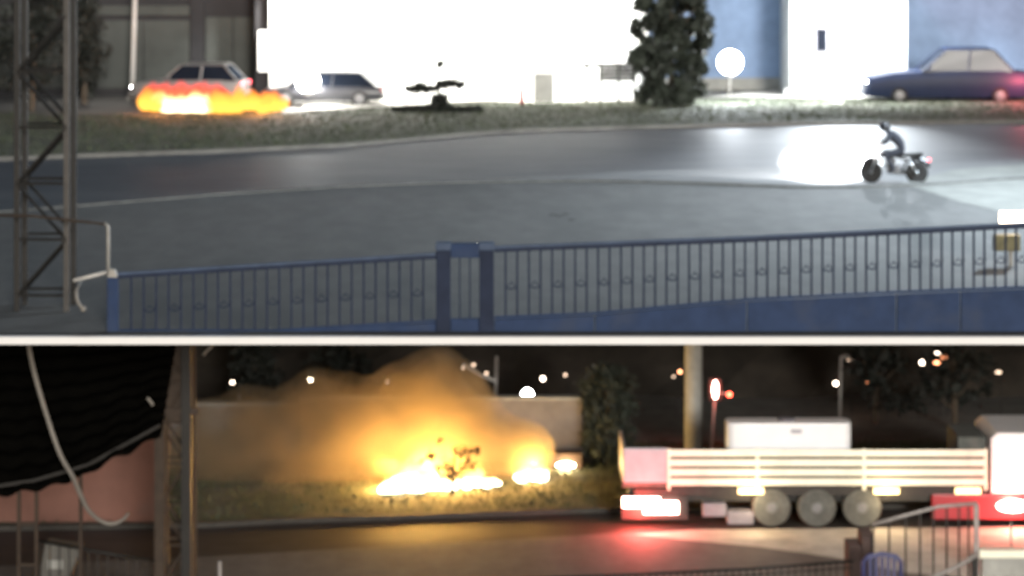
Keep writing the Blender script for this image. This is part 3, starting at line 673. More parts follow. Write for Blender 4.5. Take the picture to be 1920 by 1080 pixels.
for s in (-1, 1):
    hn.ball((.335, s*.335, 1.085), (.05, .045, .02), 10, 6)
    for k in range(4):
        y = s*(.305 + .02*k); L = (.8, 1, .95, .75)[k]
        hn.tube([(.355, y, 1.095), (.355 + .035*L, y, 1.09), (.36 + .04*L, y, 1.06), (.35 + .02*L, y, 1.04)], [.010, .0095, .009, .007], 6)
    hn.tube([(.325, s*.30, 1.08), (.335, s*.285, 1.06), (.355, s*.285, 1.04)], [.011, .010, .008], 6)
hn.build('hands', M['skin'], rt, world=False, smooth=True)
hm = MB().ball((.25, 0, 1.54), (.155, .125, .14), 16, 10).build('helmet', M['helmet'], rt, world=False, smooth=True)
MB().ball((.30, 0, 1.54), (.112, .105, .05), 14, 8).build('visor', M['glass'], hm, world=False, smooth=True)
fw = Matrix.Rotation(BR, 3, 'Z')
hp = Vector((BX, BD, ZU)) + fw @ Vector((.68, 0, .95))
light('headlamp_beam', 'SPOT', hp, 1500, (.95, .98, 1), None, .06, hp + Vector((-2.0, 3, -1.1)), R(90), .7)
db = MB()
for k in range(5):
    q = GU(1543 + k*6, 290 + random.uniform(-2, 3), .03); db.ball(q, (.13, .1, random.uniform(.04, .09)), 7, 5)
tag(db.build('debris', M['ash']), 'small dark lump of debris on the brightly lit patch of road', 'debris')
db = MB()
for k in range(4):
    q = GU(1036 + k*12, 412 + random.uniform(-7, 7), .06); db.ball(q, (.10, .08, .015), 7, 5)
tag(db.build('debris', M['ash']), 'flat dark scrap on the grey pavement above the blue railing', 'debris')

# ================================================================== LOWER STREET
# ---- walls
gw = thing('grey_wall', 'long grey rendered wall behind the fire and its smoke', 'wall', (XA(730, 74.5), 74.5, 0))
for i, (a, b) in enumerate(((300, 560), (561, 800), (801, 1092))):
    MB().box((XA(a, 74.5), 74.5, .05), (XA(b, 74.5), 74.8, ZA(750, 74.5) - (.16 if i == 0 else 0))).build('wall_panel', M['greywall'], gw, bevel=.01)
    MB().box((XA(a, 74.5) + .005, 74.46, ZA(750, 74.5) - (.157 if i == 0 else -.003)), (XA(b, 74.5) - .005, 74.84, ZA(745, 74.5) - (.16 if i == 0 else 0))).build('coping', M['conc'], gw, bevel=.01)
sw = thing('pink_glow_wall', 'wall with a pink glow painted in under the black awning at the left', 'wall', (XA(100, 67.2), 67.2, 0))
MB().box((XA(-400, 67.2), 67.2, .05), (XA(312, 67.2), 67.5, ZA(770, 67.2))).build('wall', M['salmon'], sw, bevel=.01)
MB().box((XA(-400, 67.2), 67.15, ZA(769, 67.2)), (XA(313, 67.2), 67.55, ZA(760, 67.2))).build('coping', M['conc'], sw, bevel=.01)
# ---- black awning: corrugated sheets sloping up to the back, on posts
aw = thing('awning', 'black corrugated awning with a ragged lower edge at the left border', 'awning', (XA(120, 55), 55, 0))
EDGE = [(-140, 948), (0, 930), (60, 920), (100, 912), (165, 890), (200, 868), (240, 850), (300, 816), (345, 790)]
def ey(px): return float(np.interp(px, *zip(*EDGE)))
def sheet(pa, pb, rows=26):
    vs = []; fs = []; n = max(4, int((pb - pa) / 4))
    for j in range(rows + 1):
        t = j / rows
        for i in range(n + 1):
            px = pa + (pb - pa) * i / n; D = 55 + 3.2 * t
            z0 = ZA(ey(px) + 4*math.sin(px*.11), 55); z1 = ZA(600, 58.2); z = z0 + (z1 - z0) * t
            x = XA(px, 55)
            o = .006 * (pa % 5) + .045 * math.sin(j / rows * 22 * PI)
            vs.append((x, D - o, z + o*.6))
    for j in range(rows):
        for i in range(n): fs.append((j*(n+1)+i, j*(n+1)+i+1, (j+1)*(n+1)+i+1, (j+1)*(n+1)+i))
    return MB().add(vs, fs)
SH = [(-140, -39), (-40, 61), (60, 165), (164, 241), (240, 302)]
for a, b in SH:
    o = sheet(a, b, 110).build('roof_sheet', M['blackroof'], aw)
    sd = o.modifiers.new('thick', 'SOLIDIFY'); sd.thickness = .02
for px_, top, dd in ((35, 935, 55.3), (68, 925, 55.3), (151, 905, 57.0)):
    MB().box((XA(px_, dd) - .035, dd, .012), (XA(px_, dd) + .035, dd + .07, ZA(top, dd) + .15)).build('post', M['rust'], aw)
for yy in (985, 1062): MB().box((XA(38.5, 55.3), 55.31, ZA(yy, 55.3)), (XA(65, 55.3), 55.36, ZA(yy, 55.3) + .06)).build('cross_bar', M['rust'], aw)
MB().tube([(XA(-60, 55.1), 55.1, ZA(938, 55.1)+.2), (XA(60, 55.1), 55.1, ZA(920, 55.1)+.2), (XA(165, 55.1), 55.1, ZA(890, 55.1)+.2), (XA(300, 55.1), 55.1, ZA(816, 55.1)+.2)], .04, 6).build('edge_beam', M['chassis'], aw)
# ---- lattice mast under the deck
lm_ = lattice('dark brown lattice mast between the black awning and the smoke', 300, 350, 60.0, .012, 7.55, .92, M['rust'], M['steel'], .62, hw=.115)
MB().box((XA(286, 60), 59.9, ZA(776, 60)), (XA(372, 60), 59.98, ZA(764, 60))).build('cross_arm', M['rust'], lm_)
wp = MB().tube([(XA(368, 60.3), 60.3, .012), (XA(366, 60.3), 60.3, ZA(770, 60.3)), (XA(362, 60.3), 60.3, 7.5)], .025, 6)
wp.build('conduit', M['rust'], lm_)
MB().box((XA(312, 60), 60.0, ZA(792, 60)), (XA(340, 60), 60.06, ZA(640, 60))).build('gusset_plate', M['rust'], lm_)
# ---- cable
D = 53.5
pts = [(52, 600), (54, 648), (66, 705), (88, 780), (112, 850), (136, 893), (150, 925), (165, 955), (185, 974), (207, 982), (228, 976), (241, 962)]
def smooth_pts(p, n=4):
    out = []
    for i in range(len(p) - 1):
        p0, p1, p2, p3 = (Vector(p[max(0, i-1)]), Vector(p[i]), Vector(p[i+1]), Vector(p[min(len(p)-1, i+2)]))
        for k in range(n):
            t = k / n; out.append(.5*((2*p1) + (-p0+p2)*t + (2*p0-5*p1+4*p2-p3)*t*t + (-p0+3*p1-3*p2+p3)*t**3))
    return out + [Vector(p[-1])]
sp = smooth_pts(pts); cp = [P(q[0], q[1], D + .6*math.sin(i*.13)) for i, q in enumerate(sp)]
rr = [.048 if i < len(cp)*.55 else .048 - .022*(i/len(cp) - .55)/.45 for i in range(len(cp))]
tag(MB().tube(cp, rr, 8).build('cable', M['cable'], smooth=True), 'long pale cable hanging in front of the black awning and curling up', 'cable')
cp = [P(*q, 58) for q in smooth_pts([(402, 640), (396, 650), (388, 658), (381, 666)])]
tag(MB().tube(cp, .03, 6).build('cable_end', M['cable'], smooth=True), 'short pale cable end hanging right of the brown lattice mast', 'cable')
cp = [P(*q, 54.6) for q in smooth_pts([(276, 746), (281, 751), (287, 760)])]
tag(MB().tube(cp, .032, 6).build('cable_clip', M['cable'], smooth=True), 'small pale clip on the right edge of the black awning', 'clip')

# ---- concrete pole, red signal
cpole = thing('concrete_pole', 'thick grey concrete pole behind the flatbed truck', 'pole', (XA(1300, 72.8), 72.8, .004))
MB().lathe((XA(1300, 72.8), 72.8, .004), [(.25, 0), (.24, 3.5), (.235, 7.54)], 20).build('shaft', M['conc'], cpole, smooth=True)
MB().lathe((XA(1300, 72.8), 72.8, 0), [(.32, .05), (.32, .3), (.27, .36)], 20).build('base', M['concdark'], cpole)
sg = thing('signal_post', 'thin post with an upright red lamp right of the concrete pole', 'signal', (XA(1336, 76), 76, .05))
MB().tube([(XA(1334, 76), 76, .05), (XA(1340, 76), 76, ZA(752, 76))], .04, 8).build('post', M['galv'], sg)
MB().box((XA(1330, 76), 76.06, ZA(753, 76)), (XA(1353, 76), 76.25, ZA(710, 76))).build('housing', M['chassis'], sg, bevel=.02)
MB().ball((XA(1341.5, 76), 76.05, ZA(731.5, 76)), (.085, .06, .27), 12, 9).build('lamp', E['redhot'], sg, smooth=True)
MB().tube([(XA(1350, 76), 76.1, ZA(738, 76)), (XA(1368, 76), 76.1, ZA(740, 76))], .02, 6).build('arm', M['galv'], sg)
MB().ball((XA(1368, 76), 76.02, ZA(740, 76)), .07, 10, 7).build('side_lamp', E['red'], sg, smooth=True)
light('signal_glow', 'POINT', (XA(1345, 76), 75.6, ZA(733, 76)), 18, (1, .1, .06), None, .1)

# ---- trees in front of the bank
column_tree('dark cypress at the right end of the grey wall', 'cypress_tree', XA(1140, 74), 74.0, .05, 2.55, .68, 8000, .06, M['leafm'])
for i, (px_, D_, h_, r_, lab) in enumerate(((480, 79, 3.0, .8, 'dark bushy tree showing above the left part of the grey wall'), (660, 82, 4.2, 1.3, 'broad dark tree behind the wall left of the tallest smoke'),
        (1640, 80, 3.4, 1.1, 'dark tree right of the white tank on the truck'), (1790, 79, 3.7, 1.3, 'wide dark tree above the front of the truck bed'))):
    b = Vector((XA(px_, D_), D_, -.004)); bl = []
    for _ in range(40):
        z = random.random(); a = random.random()*6.28; q = r_*math.sqrt(random.random())*(1.1 - .6*z); bl.append(b + Vector((q*math.cos(a), q*math.sin(a), .6 + z*h_*.85)))
    tree('tree', lab, 'tree', b, h_*.8, .10, bl, 1500, .10, M['leafd'], spread=.18)

# ---- lamps in the dark
globe('globe_lamp', 'bright round white lamp just above the top of the grey wall', (XA(989, 76), 76, .05), (XA(989, 76), 76, ZA(740, 76)), .165, E['white'], 25, (1, .97, .92), post_r=.03)
def dot(label, px, py, D, r, m, post=True, group=None, cat='lamp', wide=1, arm=0):
    x, z = XA(px, D), ZA(py, D); t = thing('distant_lamp', label, cat, (x, D, -.004), 0, group)
    xp = x + (.10 if arm == 0 else arm)
    MB().tube([(xp, D + .12, -.004), (xp, D + .12, z + .04), (x, D + .04, z + .03)], .016, 6).build('post', M['steel'], t)
    r *= .8; MB().ball((x, D, z), (r*wide, r, r), 10, 7).build('bulb', m, t, smooth=True)
for lab, px_, py_, r_, m_, wd in (
    ('small pale lamp nearest to the brown lattice mast', 436, 718, .075, E['far'], 1),
    ('small warm lamp above the low left billow of smoke', 583, 711, .09, E['warm'], 1),
    ('very faint lamp left of the tallest smoke', 726, 716, .055, E['faint'], 1),
    ('faint lamp close to the right side of the tallest smoke', 868, 690, .05, E['faint'], 1),
    ('faint lamp a little right of and above the tallest smoke', 888, 684, .06, E['faint'], 1),
    ('faint lamp on the dark bank left of a bare arm post', 912, 700, .06, E['faint'], 1),
    ('small pale lamp up and right of the round white lamp', 1018, 710, .085, E['far'], 1),
    ('dim lamp between the small pale lamp and the cypress', 1060, 703, .06, E['faint'], 1),
    ('small orange lamp beside the concrete pole on its left', 1275, 697, .07, E['orange'], 1),
    ('faint orange lamp lower left of the concrete pole lamp', 1263, 706, .045, E['faint'], 1),
    ('small pale lamp above the middle of the white tank', 1567, 719, .085, E['far'], 1),
    ('dim wide lamp on a thin post above the white tank', 1592, 674, .06, E['faint'], 2.4),
    ('arched orange glow above the right end of the white tank', 1627, 715, .075, E['orange'], 2.6),
    ('leftmost orange lamp of the cluster high above the truck', 1729, 680, .09, E['far'], 1),
    ('topmost orange lamp of the cluster high above the truck', 1757, 664, .09, E['far'], 1),
    ('right hand orange lamp of the cluster high above the truck', 1770, 669, .085, E['orange'], 1.2),
    ('lowest wide orange lamp of the cluster high above the truck', 1757, 680, .06, E['orange'], 2.2),
    ('dim lamp near the right border above the truck cab', 1872, 698, .055, E['faint'], 2.2)):
    dot(lab, px_, py_, 82.5 if px_ < 1200 else 81, r_, m_, wide=wd)
for lab, px_, top, D_, arm in (('thin lamp post with a short arm above the white tank', 1577, 668, 80, .3), ('thin grey post with sloping arm beside the tallest smoke', 931, 668, 80, -1.0), ('thin grey post beside the small pale lamp at the left', 449, 712, 79.5, .0)):
    t = thing('lamp_post', lab, 'post', (XA(px_, D_), D_, -.004)); x = XA(px_, D_); zt_ = ZA(top, D_)
    MB().tube([(x - .04, D_, -.004), (x, D_, zt_)], .045, 7).build('shaft', M['galv'], t)
    if arm: 
        z1 = zt_ + (.02 if arm > 0 else -.35)
        MB().tube([(x, D_, zt_ - (.04 if arm > 0 else .75)), (x + arm*.5, D_, z1 - (.2 if arm < 0 else 0)), (x + arm, D_, z1 + (.12 if arm < 0 else 0))], .05, 7).build('arm', M['galv'], t)

# ---- fire, sapling and glowing box
fw1 = flame_mat('white_hot_flame', 6, (1, .86, .55), (1, .55, .12), 1.6); fw2 = flame_mat('golden_flame', 1.9, (1, .62, .16), (1, .34, .05), 2.0)
lfire = thing('fire', 'wide white hot fire burning along the verge before the grey wall', 'fire', GL(825, 918, .05))
MB().ball(GL(825, 917, .07), (1.6, .28, .06), 18, 6).build('embers', M['ash'], lfire)
for i in range(34):
    u = i / 33; px_ = 722 + u * 206 + random.uniform(-4, 4); py_ = 926 - u * 11 + random.uniform(-4, 3); b = GL(px_, py_, .05)
    tall = .50 if u < .4 else .26
    flame(b, random.uniform(.7, 1.1)*tall, random.uniform(.13, .22), fw1, lfire, random.uniform(.0, .35))
for i in range(22):
    u = random.random(); b = GL(735 + u*180, 916 - u*11, .05); flame(b, random.uniform(.5, .95)*(1.0 if u < .5 else .6), random.uniform(.15, .26), fw2, lfire, random.uniform(-.1, .4))
sfire = thing('fire', 'small separate fire right of the wide white hot fire', 'fire', GL(998, 905, .05))
MB().ball(GL(998, 904, .06), (.5, .2, .05), 14, 6).build('embers', M['ash'], sfire)
for i in range(9): flame(GL(974 + i*6, 906 + random.uniform(-3, 2), .05), random.uniform(.25, .42), random.uniform(.12, .18), fw1, sfire, random.uniform(-.1, .2))
for i in range(5): flame(GL(976 + i*10, 902, .05), random.uniform(.4, .65), random.uniform(.13, .2), fw2, sfire, random.uniform(-.2, .2))
for px_, py_, z, e in ((735, 922, .5, 230), (800, 920, .7, 230), (870, 918, .6, 150), (998, 904, .5, 110)):
    light('fire_glow', 'POINT', GL(px_, py_, z), e * 1.1, (1, .53, .12), None, .18)
D = 70.3
sapling('small sapling silhouetted against the wide white hot fire', (XA(846, D), D, .05), 1.0,
        [(-.65, -.40, 1.02, .05, 70), (-.85, -.65, .84, .03, 24), (-.35, -.2, 1.42, .05, 30), (-.40, .1, .66, .12, 170), (.05, .75, 1.14, .08, 170), (.15, .65, .74, .05, 110), (-.1, .35, .5, .09, 90), (.2, .5, .95, .10, 60)], .05, 1)
bx = thing('box', 'dark brown box with a glowing yellow lamp beside the cypress', 'box', (XA(1056, 73.4), 73.4, .05))
MB().box((XA(1022, 73.4), 73.4, .05), (XA(1092, 73.4), 73.95, ZA(850, 73.4))).build('body', M['brown'], bx, bevel=.03)
MB().ball((XA(1061, 73.4), 73.38, ZA(872, 73.4)), (.27, .08, .085), 14, 8).build('lamp', E['warm'], bx, smooth=True)
light('box_glow', 'POINT', (XA(1061, 73.2), 73.1, ZA(872, 73.2)), 25, (1, .7, .3), None, .1)

# ---- smoke
SB = [(815,735,66),(822,700,42),(470,800,62),(820,775,85),(770,820,90),(850,825,75),(715,810,85),(630,820,85),(530,845,80),(640,765,55),(905,835,62),(975,850,52),(430,850,62),(595,745,46),(760,745,55),(880,780,50),(395,830,50),(560,790,60),(440,895,52),(520,905,50),(600,895,55),(680,880,55),(390,905,40),(400,800,44),(350,860,48),(470,870,60),(560,880,55)]
def smoke_layer(k, dlo, dhi, vox, label):
    sm = MB()
    for (px_, py_, r_) in SB:
        c = P(px_, py_, 72.3); q = r_ * 72.3 / FPX * k; sm.ball(c, (q*1.05, min(1.2*k, q), q), 20, 14)
    me = bpy.data.meshes.new('smoke'); me.from_pydata(sm.v, [], sm.f)
    smo = bpy.data.objects.new('smoke', me); C.objects.link(smo)
    rmm = smo.modifiers.new('r', 'REMESH'); rmm.mode = 'VOXEL'; rmm.voxel_size = vox
    dg = bpy.context.evaluated_depsgraph_get(); nm = bpy.data.meshes.new_from_object(smo.evaluated_get(dg)); smo.modifiers.clear(); smo.data = nm; nm.name = 'smoke'
    vm = bpy.data.materials.new('smoke_volume'); vm.use_nodes = True; nt = vm.node_tree; nt.nodes.clear()
    out = nt.nodes.new('ShaderNodeOutputMaterial'); pv = nt.nodes.new('ShaderNodeVolumePrincipled'); pv.inputs['Color'].default_value = (.60, .49, .34, 1); pv.inputs['Anisotropy'].default_value = .2
    tc = nt.nodes.new('ShaderNodeTexCoord'); nz = nt.nodes.new('ShaderNodeTexNoise'); nz.inputs['Scale'].default_value = .8; nz.inputs['Detail'].default_value = 6; nz.inputs['Distortion'].default_value = .6
    mr = nt.nodes.new('ShaderNodeMapRange'); mr.inputs[1].default_value = .36; mr.inputs[2].default_value = .68; mr.inputs[3].default_value = dlo; mr.inputs[4].default_value = dhi
    nt.links.new(tc.outputs['Object'], nz.inputs['Vector']); nt.links.new(nz.outputs[0], mr.inputs[0]); nt.links.new(mr.outputs[0], pv.inputs['Density']); nt.links.new(pv.outputs[0], out.inputs['Volume'])
    nm.materials.clear(); nm.materials.append(vm)
    struct(smo, 'stuff', label)
smoke_layer(1.28, .10, .8, .16, 'thin outer smoke lit orange by the fire in front of the grey wall')
smoke_layer(.92, .08, .8, .14, 'billowing smoke lit orange by the fire in front of the grey wall')
smoke_layer(.6, .05, .3, .12, 'dense core of the smoke rising from the fire')

# ---- unseen lamps added under the raised street to light truck and pavement
for lab, px_, dd, e_, tgt in (('unseen lamp added under the raised street to light the truck', 1560, 57.0, 430, (XA(1640, 66), 66.5, 1.2)), ('unseen lamp added under the raised street to light the lower pavement', 800, 56.0, 330, (XA(800, 62), 62.5, 0))):
    t = thing('added_lamp', lab, 'lamp', (XA(px_, dd), dd, 7.55)); x = XA(px_, dd)
    MB().box((x - .5, dd - .12, 7.47), (x + .5, dd + .12, 7.548)).build('housing', M['galv'], t, bevel=.02)
    MB().box((x - .46, dd - .09, 7.45), (x + .46, dd + .09, 7.469)).build('diffuser', E['white'], t)
    light('added_light', 'SPOT', (x, dd, 7.35), e_, (1, .96, .88), None, .3, tgt, R(120), .8)
# ---- flatbed truck
TY = 66.8; TW = 2.35
tx = lambda px: XA(px, TY)
tz = lambda py: ZA(py, TY)
tr = thing('flatbed_truck', 'cream flatbed truck with slatted sides and red tail lamps driving right', 'truck', (tx(1540), TY, .012))
x0, x1 = tx(1166), tx(1850)
for a, b in ((1254, 1420), (1421, 1620), (1621, 1850)):
    for i in range(4):
        py0 = 843 + i * 18
        MB().box((tx(a) + .01, TY - .03, tz(py0 + 12.6)), (tx(b) - .01, TY + .012, tz(py0))).build('side_board', M['cream'], tr, bevel=.012)
MB().box((tx(1250), TY + .014, tz(917)), (tx(1850), TY + .05, tz(845))).build('side_backing', M['chassis'], tr)
for px_ in (1254, 1420, 1620, 1848): MB().box((tx(px_) - .035, TY - .05, tz(918)), (tx(px_) + .035, TY + .013, tz(841))).build('stake', M['cream'], tr)
MB().box((tx(1168), TY - .02, tz(905)), (tx(1251), TY + .05, tz(840))).build('rear_panel', M['lilac'], tr, bevel=.05)
MB().box((tx(1168), TY + .05, tz(906)), (tx(1168) + .07, TY + TW, tz(842))).build('tailgate', M['lilac'], tr, bevel=.03)
MB().box((tx(1168), TY + .052, tz(914)), (x1, TY + TW, tz(908))).build('bed_floor', M['dusty'], tr)
MB().box((tx(1168), TY + TW - .05, tz(907)), (x1, TY + TW + .001, tz(905) + .28)).build('far_side', M['cream'], tr)
MB().box((tx(1180), TY + .25, .62), (tx(2080), TY + TW - .25, tz(914.5))).build('chassis_frame', M['chassis'], tr)
MB().box((tx(1190), TY + .02, tz(929)), (x1, TY + .24, tz(917.5))).build('side_rail', M['chassis'], tr)
for a, b, y0, y1 in ((1167, 1238, 952, 932), (1206, 1272, 963, 940)):
    MB().box((tx(a), TY - .05 - (.05 if a > 1170 else 0), tz(y0)), (tx(b), TY + .04, tz(y1))).build('tail_lamp', E['redhot'], tr, bevel=.04)
MB().box((tx(1166), TY + .06, tz(975)), (tx(1290), TY + .3, tz(931))).build('underrun_bar', M['chassis'], tr)
for px_ in (1408, 1662, 1815): MB().box((tx(px_) - .32, TY - .03, tz(926)), (tx(px_) + .32, TY + .018, tz(914.5))).build('marker_lamp', E['amber'], tr, bevel=.02)
for a, b, y0, y1 in ((1318, 1362, 970, 945), (1364, 1414, 985, 960)):
    MB().box((tx(a), TY + .05, tz(y0)), (tx(b), TY + .5, tz(y1))).build('tool_box', M['palebox'], tr, bevel=.03)
wproto = None
for px_ in (1447, 1532, 1617, 1990):
    for yy in (TY + .16, TY + TW - .16):
        if wproto is None:
            r = .49; ty = MB().lathe((0, 0, 0), [(r*.6, -.14), (r*.93, -.15), (r, -.10), (r, .10), (r*.93, .15), (r*.6, .14)], 28, 'y').build('wheel', M['dusty'], tr, world=False, smooth=True)
            ty.data.set_sharp_from_angle(angle=R(40))
            MB().lathe((0, 0, 0), [(r*.16, -.15), (r*.26, -.15), (r*.30, -.06), (r*.52, -.08), (r*.60, -.145), (r*.60, .145), (r*.16, .15)], 18, 'y').build('rim', M['rim'], ty, world=False); wproto = ty
        else: ty = copy_tree(wproto, tr)
        ty.location = (tx(px_) - tx(1540), yy - TY, .49)
for px_ in (1447, 1532, 1617):
    m = MB(); m.tube([(tx(px_) + .54*math.cos(a), TY + .16, .5 + .52*math.sin(a)) for a in np.linspace(.35, PI - .35, 9)], .02, 5); m.build('mudguard', M['chassis'], tr)
# cab
MB().prismy([(tx(1858), tz(925)), (tx(2085), tz(925)), (tx(2090), tz(880)), (tx(2062), tz(825)), (tx(2040), tz(812)), (tx(1870), tz(812)), (tx(1858), tz(822))], TY - .02, TY + TW).build('cab', M['tank'], tr, bevel=.04)
MB().prismy([(tx(1950), tz(872)), (tx(2070), tz(872)), (tx(2050), tz(826)), (tx(1950), tz(826))], TY - .032, TY - .022).build('window', M['glass'], tr)
MB().box((tx(1748), TY - .015, tz(974)), (tx(2085), TY + .2, tz(927))).build('red_skirt_sheen', M['redp'], tr, bevel=.03)  # cab's red panel, drawn out leftward to stand in for the red sheen
MB().box((tx(1800), TY + .3, tz(905)), (tx(1853), TY + 2.0, tz(824))).build('head_board', M['dusty'], tr, bevel=.02)
MB().ball((tx(1899), TY - .04, tz(948)), (.42, .07, .16), 14, 8).build('side_lamp', E['redhot'], tr, smooth=True)
light('tail_glow', 'POINT', (tx(1200), TY - .35, tz(958)), 110, (1, .08, .06), None, .15)
light('side_glow', 'POINT', (tx(1899), TY - .45, tz(945)), 60, (1, .22, .16), None, .15)
light('marker_glow', 'POINT', (tx(1408), TY - .4, tz(930)), 14, (1, .72, .4), None, .1)
light('marker_glow', 'POINT', (tx(1662), TY - .4, tz(930)), 14, (1, .72, .4), None, .1)
# white tank on the bed
tk = thing('water_tank', 'large white plastic tank with rounded corners carried on the truck bed', 'tank', (tx(1482), TY + 1.2, tz(908)))
MB().prism([(tx(1366), TY + .80), (tx(1369), TY + .66), (tx(1378), TY + .57), (tx(1392), TY + .55), (tx(1578), TY + .55), (tx(1592), TY + .57), (tx(1600), TY + .66), (tx(1603), TY + .80), (tx(1603), TY + 1.15), (tx(1594), TY + 1.32), (tx(1374), TY + 1.32), (tx(1366), TY + 1.15)], tz(908) + .002, ZA(793, 67.4)).build('body', M['tank'], tk, smooth=False, bevel=.05)
MB().lathe((tx(1482), TY + .95, ZA(793, 67.4) - .01), [(.22, 0), (.22, .05), (.18, .07)], 16).build('lid', M['palebox'], tk)
MB().box((tx(1487), TY + .54, ZA(812, 67.4)), (tx(1508), TY + .549, ZA(804, 67.4))).build('plate', M['lilac'], tk)

# ---- foreground right: steps, stair railing, chair, low wall
D = 60.0
st = thing('steps', 'dark brown concrete steps left of the slanted stair railing', 'steps', (XA(1610, D), D, .012))
for a, b, top in ((1592, 1616, 1027), (1617, 1640, 1006)):
    MB().box((XA(a, D), D + .1, .012), (XA(b, D), D + .9, ZA(top, D))).build('step', M['brown'], st, bevel=.015)
rl = thing('stair_railing', 'slanted grey stair railing with thin upright bars at bottom right', 'railing', (XA(1735, D), D, .012))
RT = [(1636, 984), (1700, 966), (1760, 950), (1832, 944)]
def rty(px): return float(np.interp(px, *zip(*RT)))
MB().tube([(XA(p, D), D, ZA(q, D)) for p, q in RT], .04, 8).build('top_rail', M['railp'], rl, smooth=True)
MB().tube([(XA(1640, D + .5), D + .5, ZA(981, D + .5)), (XA(1722, D + .5), D + .5, ZA(955, D + .5))], .04, 8).build('top_rail', M['rust'], rl, smooth=True)
bp_ = None
for px_ in (1637, 1667, 1698, 1725, 1750, 1775, 1798, 1816):
    zt_ = ZA(rty(px_), D)
    if bp_ is None: bp_ = MB().box((-.022, -.015, 0), (.022, .015, 1)).build('bar', M['steel'], rl, world=False); o = bp_
    else: o = share(bp_, rl, (0, 0, 0))
    o.location = (XA(px_, D) - XA(1735, D), 0, 0); o.scale = (1, 1, zt_ - .012)
MB().box((XA(1826, D), D - .05, .012), (XA(1835, D), D + .05, ZA(945, D))).build('post', M['railp'], rl, bevel=.01)
hr = thing('handrail', 'lower pale handrail with a dark bracket beside the low grey wall', 'handrail', (XA(1790, 58), 58, .012))
MB().tube([P(1700, 1096, 58), P(1750, 1082, 58), P(1800, 1060, 58), P(1836, 1036, 58)], .05, 8).build('rail', M['railp'], hr, smooth=True)
MB().box((XA(1822, 58.1), 58.1, .012), (XA(1834, 58.1), 58.2, ZA(1040, 58.1))).build('post', M['steel'], hr)
lw_ = thing('low_wall', 'low grey wall with cream coping in the bottom right corner', 'wall', (XA(1950, 62), 62, .012))
MB().box((XA(1842, 62), 62, .012), (XA(2300, 62), 62.25, ZA(1046, 62))).build('wall', M['conc'], lw_, bevel=.01)
MB().box((XA(1836, 62), 61.95, ZA(1045.8, 62)), (XA(2300, 62), 62.3, ZA(1032, 62))).build('coping', M['cream'], lw_, bevel=.015)
pp2 = thing('post', 'thin grey post standing before the red skirt of the truck', 'post', (XA(1896, 63), 63, .012))
MB().tube([(XA(1896, 63), 63, .012), (XA(1896, 63), 63, ZA(978, 63))], .025, 7).build('shaft', M['galv'], pp2)
D = 58.0
ch = thing('chair', 'blue plastic chair with slatted round back below the steps', 'chair', (XA(1658, D), D, .012))
cx = XA(1658, D); zc = ZA(1047, D); rr_ = .42
m = MB(); m.tube([(cx - .40, D + .3, .42), (cx - .41, D + .34, zc - .17), (cx - .31, D + .36, zc - .05), (cx, D + .38, zc), (cx + .31, D + .36, zc - .05), (cx + .41, D + .34, zc - .17), (cx + .40, D + .3, .42)], .055, 8); m.build('back_frame', M['chairblue'], ch, smooth=True)
for k in range(5): MB().box((cx - .30 + k*.13, D + .31, .42), (cx - .22 + k*.13, D + .34, zc - .05)).build('slat', M['chairblue'], ch, bevel=.008)
MB().box((cx - .40, D - .2, .40), (cx + .40, D + .3, .45)).build('seat', M['chairblue'], ch, bevel=.02)
for a in (-1, 1):
    for b in (-.15, .25): MB().tube([(cx + a*.40, D + b, .012), (cx + a*.35, D + b, .40)], .03, 6).build('leg', M['chairblue'], ch)
D = 59.0
fr_ = thing('low_railing', 'low black railing along the bottom border left of the chair', 'railing', (XA(1200, D), D, .012))
LR = [(405, 1100), (900, 1088), (1180, 1078), (1400, 1067), (1600, 1052)]
def lry(px): return float(np.interp(px, *zip(*LR)))
MB().tube([(XA(p, D), D, ZA(q, D)) for p, q in LR], .035, 6).build('top_rail', M['steel'], fr_, smooth=True)
MB().tube([(XA(p, D), D, ZA(q + 12, D)) for p, q in LR[1:]], .018, 6).build('lower_rail', M['steel'], fr_, smooth=True)
bp2 = None
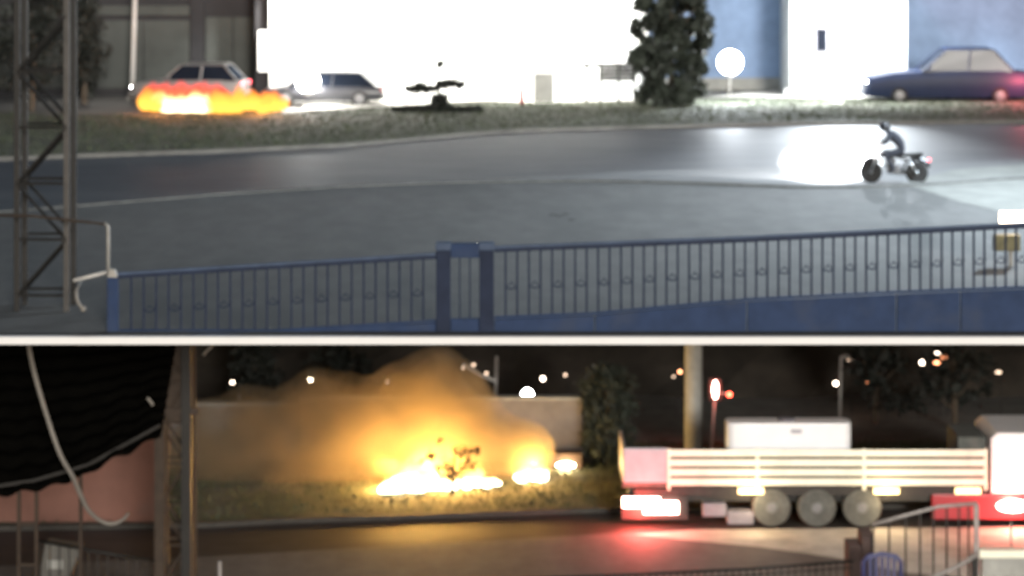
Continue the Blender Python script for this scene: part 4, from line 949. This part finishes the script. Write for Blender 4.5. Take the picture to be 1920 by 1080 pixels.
for px_ in range(1010, 1600, 13):
    if bp2 is None: bp2 = MB().box((-.014, -.012, 0), (.014, .012, 1)).build('bar', M['steel'], fr_, world=False); o = bp2
    else: o = share(bp2, fr_, (0, 0, 0))
    o.location = (XA(px_, D) - XA(1200, D), 0, 0); o.scale = (1, 1, ZA(lry(px_), D) - .012)
# ---- foreground left
D = 60.5
ll = thing('sloping_railing', 'dark sloping railing below the black awning at bottom left', 'railing', (XA(180, D), D, .012))
LL = [(72, 1014), (180, 1034), (292, 1052)]
MB().tube([(XA(p, D), D, ZA(q, D)) for p, q in LL], .035, 6).build('top_rail', M['steel'], ll, smooth=True)
bp3 = None
for px_ in range(76, 292, 18):
    zt_ = ZA(float(np.interp(px_, *zip(*LL))), D)
    if bp3 is None: bp3 = MB().box((-.016, -.012, 0), (.016, .012, 1)).build('bar', M['steel'], ll, world=False); o = bp3
    else: o = share(bp3, ll, (0, 0, 0))
    o.location = (XA(px_, D) - XA(180, D), 0, 0); o.scale = (1, 1, zt_ - .012)
crt = thing('crate', 'pale grey crate behind the dark sloping railing', 'crate', (XA(112, 61.6), 61.6, .012))
MB().prismy([(XA(74, 61.6), .03), (XA(128, 61.6), .03), (XA(152, 61.6), ZA(1030, 61.6)), (XA(84, 61.6), ZA(1018, 61.6))], 61.6, 62.2).build('body', M['concdark'], crt, bevel=.03)
MB().box((XA(90, 61.6), 61.57, .3), (XA(118, 61.6), 61.597, .5)).build('label_plate', M['conc'], crt)
MB().box((XA(76, 61.6), 61.7, .012), (XA(128, 61.6), 62.1, .028)).build('base', M['chassis'], crt)
bl_ = thing('bollard', 'short pale bollard beside the dark conduit of the lattice mast', 'bollard', (XA(412, 59.5), 59.5, .012))
MB().tube([(XA(412, 59.5), 59.5, .012), (XA(412, 59.5), 59.5, ZA(1056, 59.5))], .04, 10).build('shaft', M['railp'], bl_, smooth=True)
MB().ball((XA(412, 59.5), 59.5, ZA(1056, 59.5)), .045, 10, 6).build('cap', M['railp'], bl_, smooth=True)
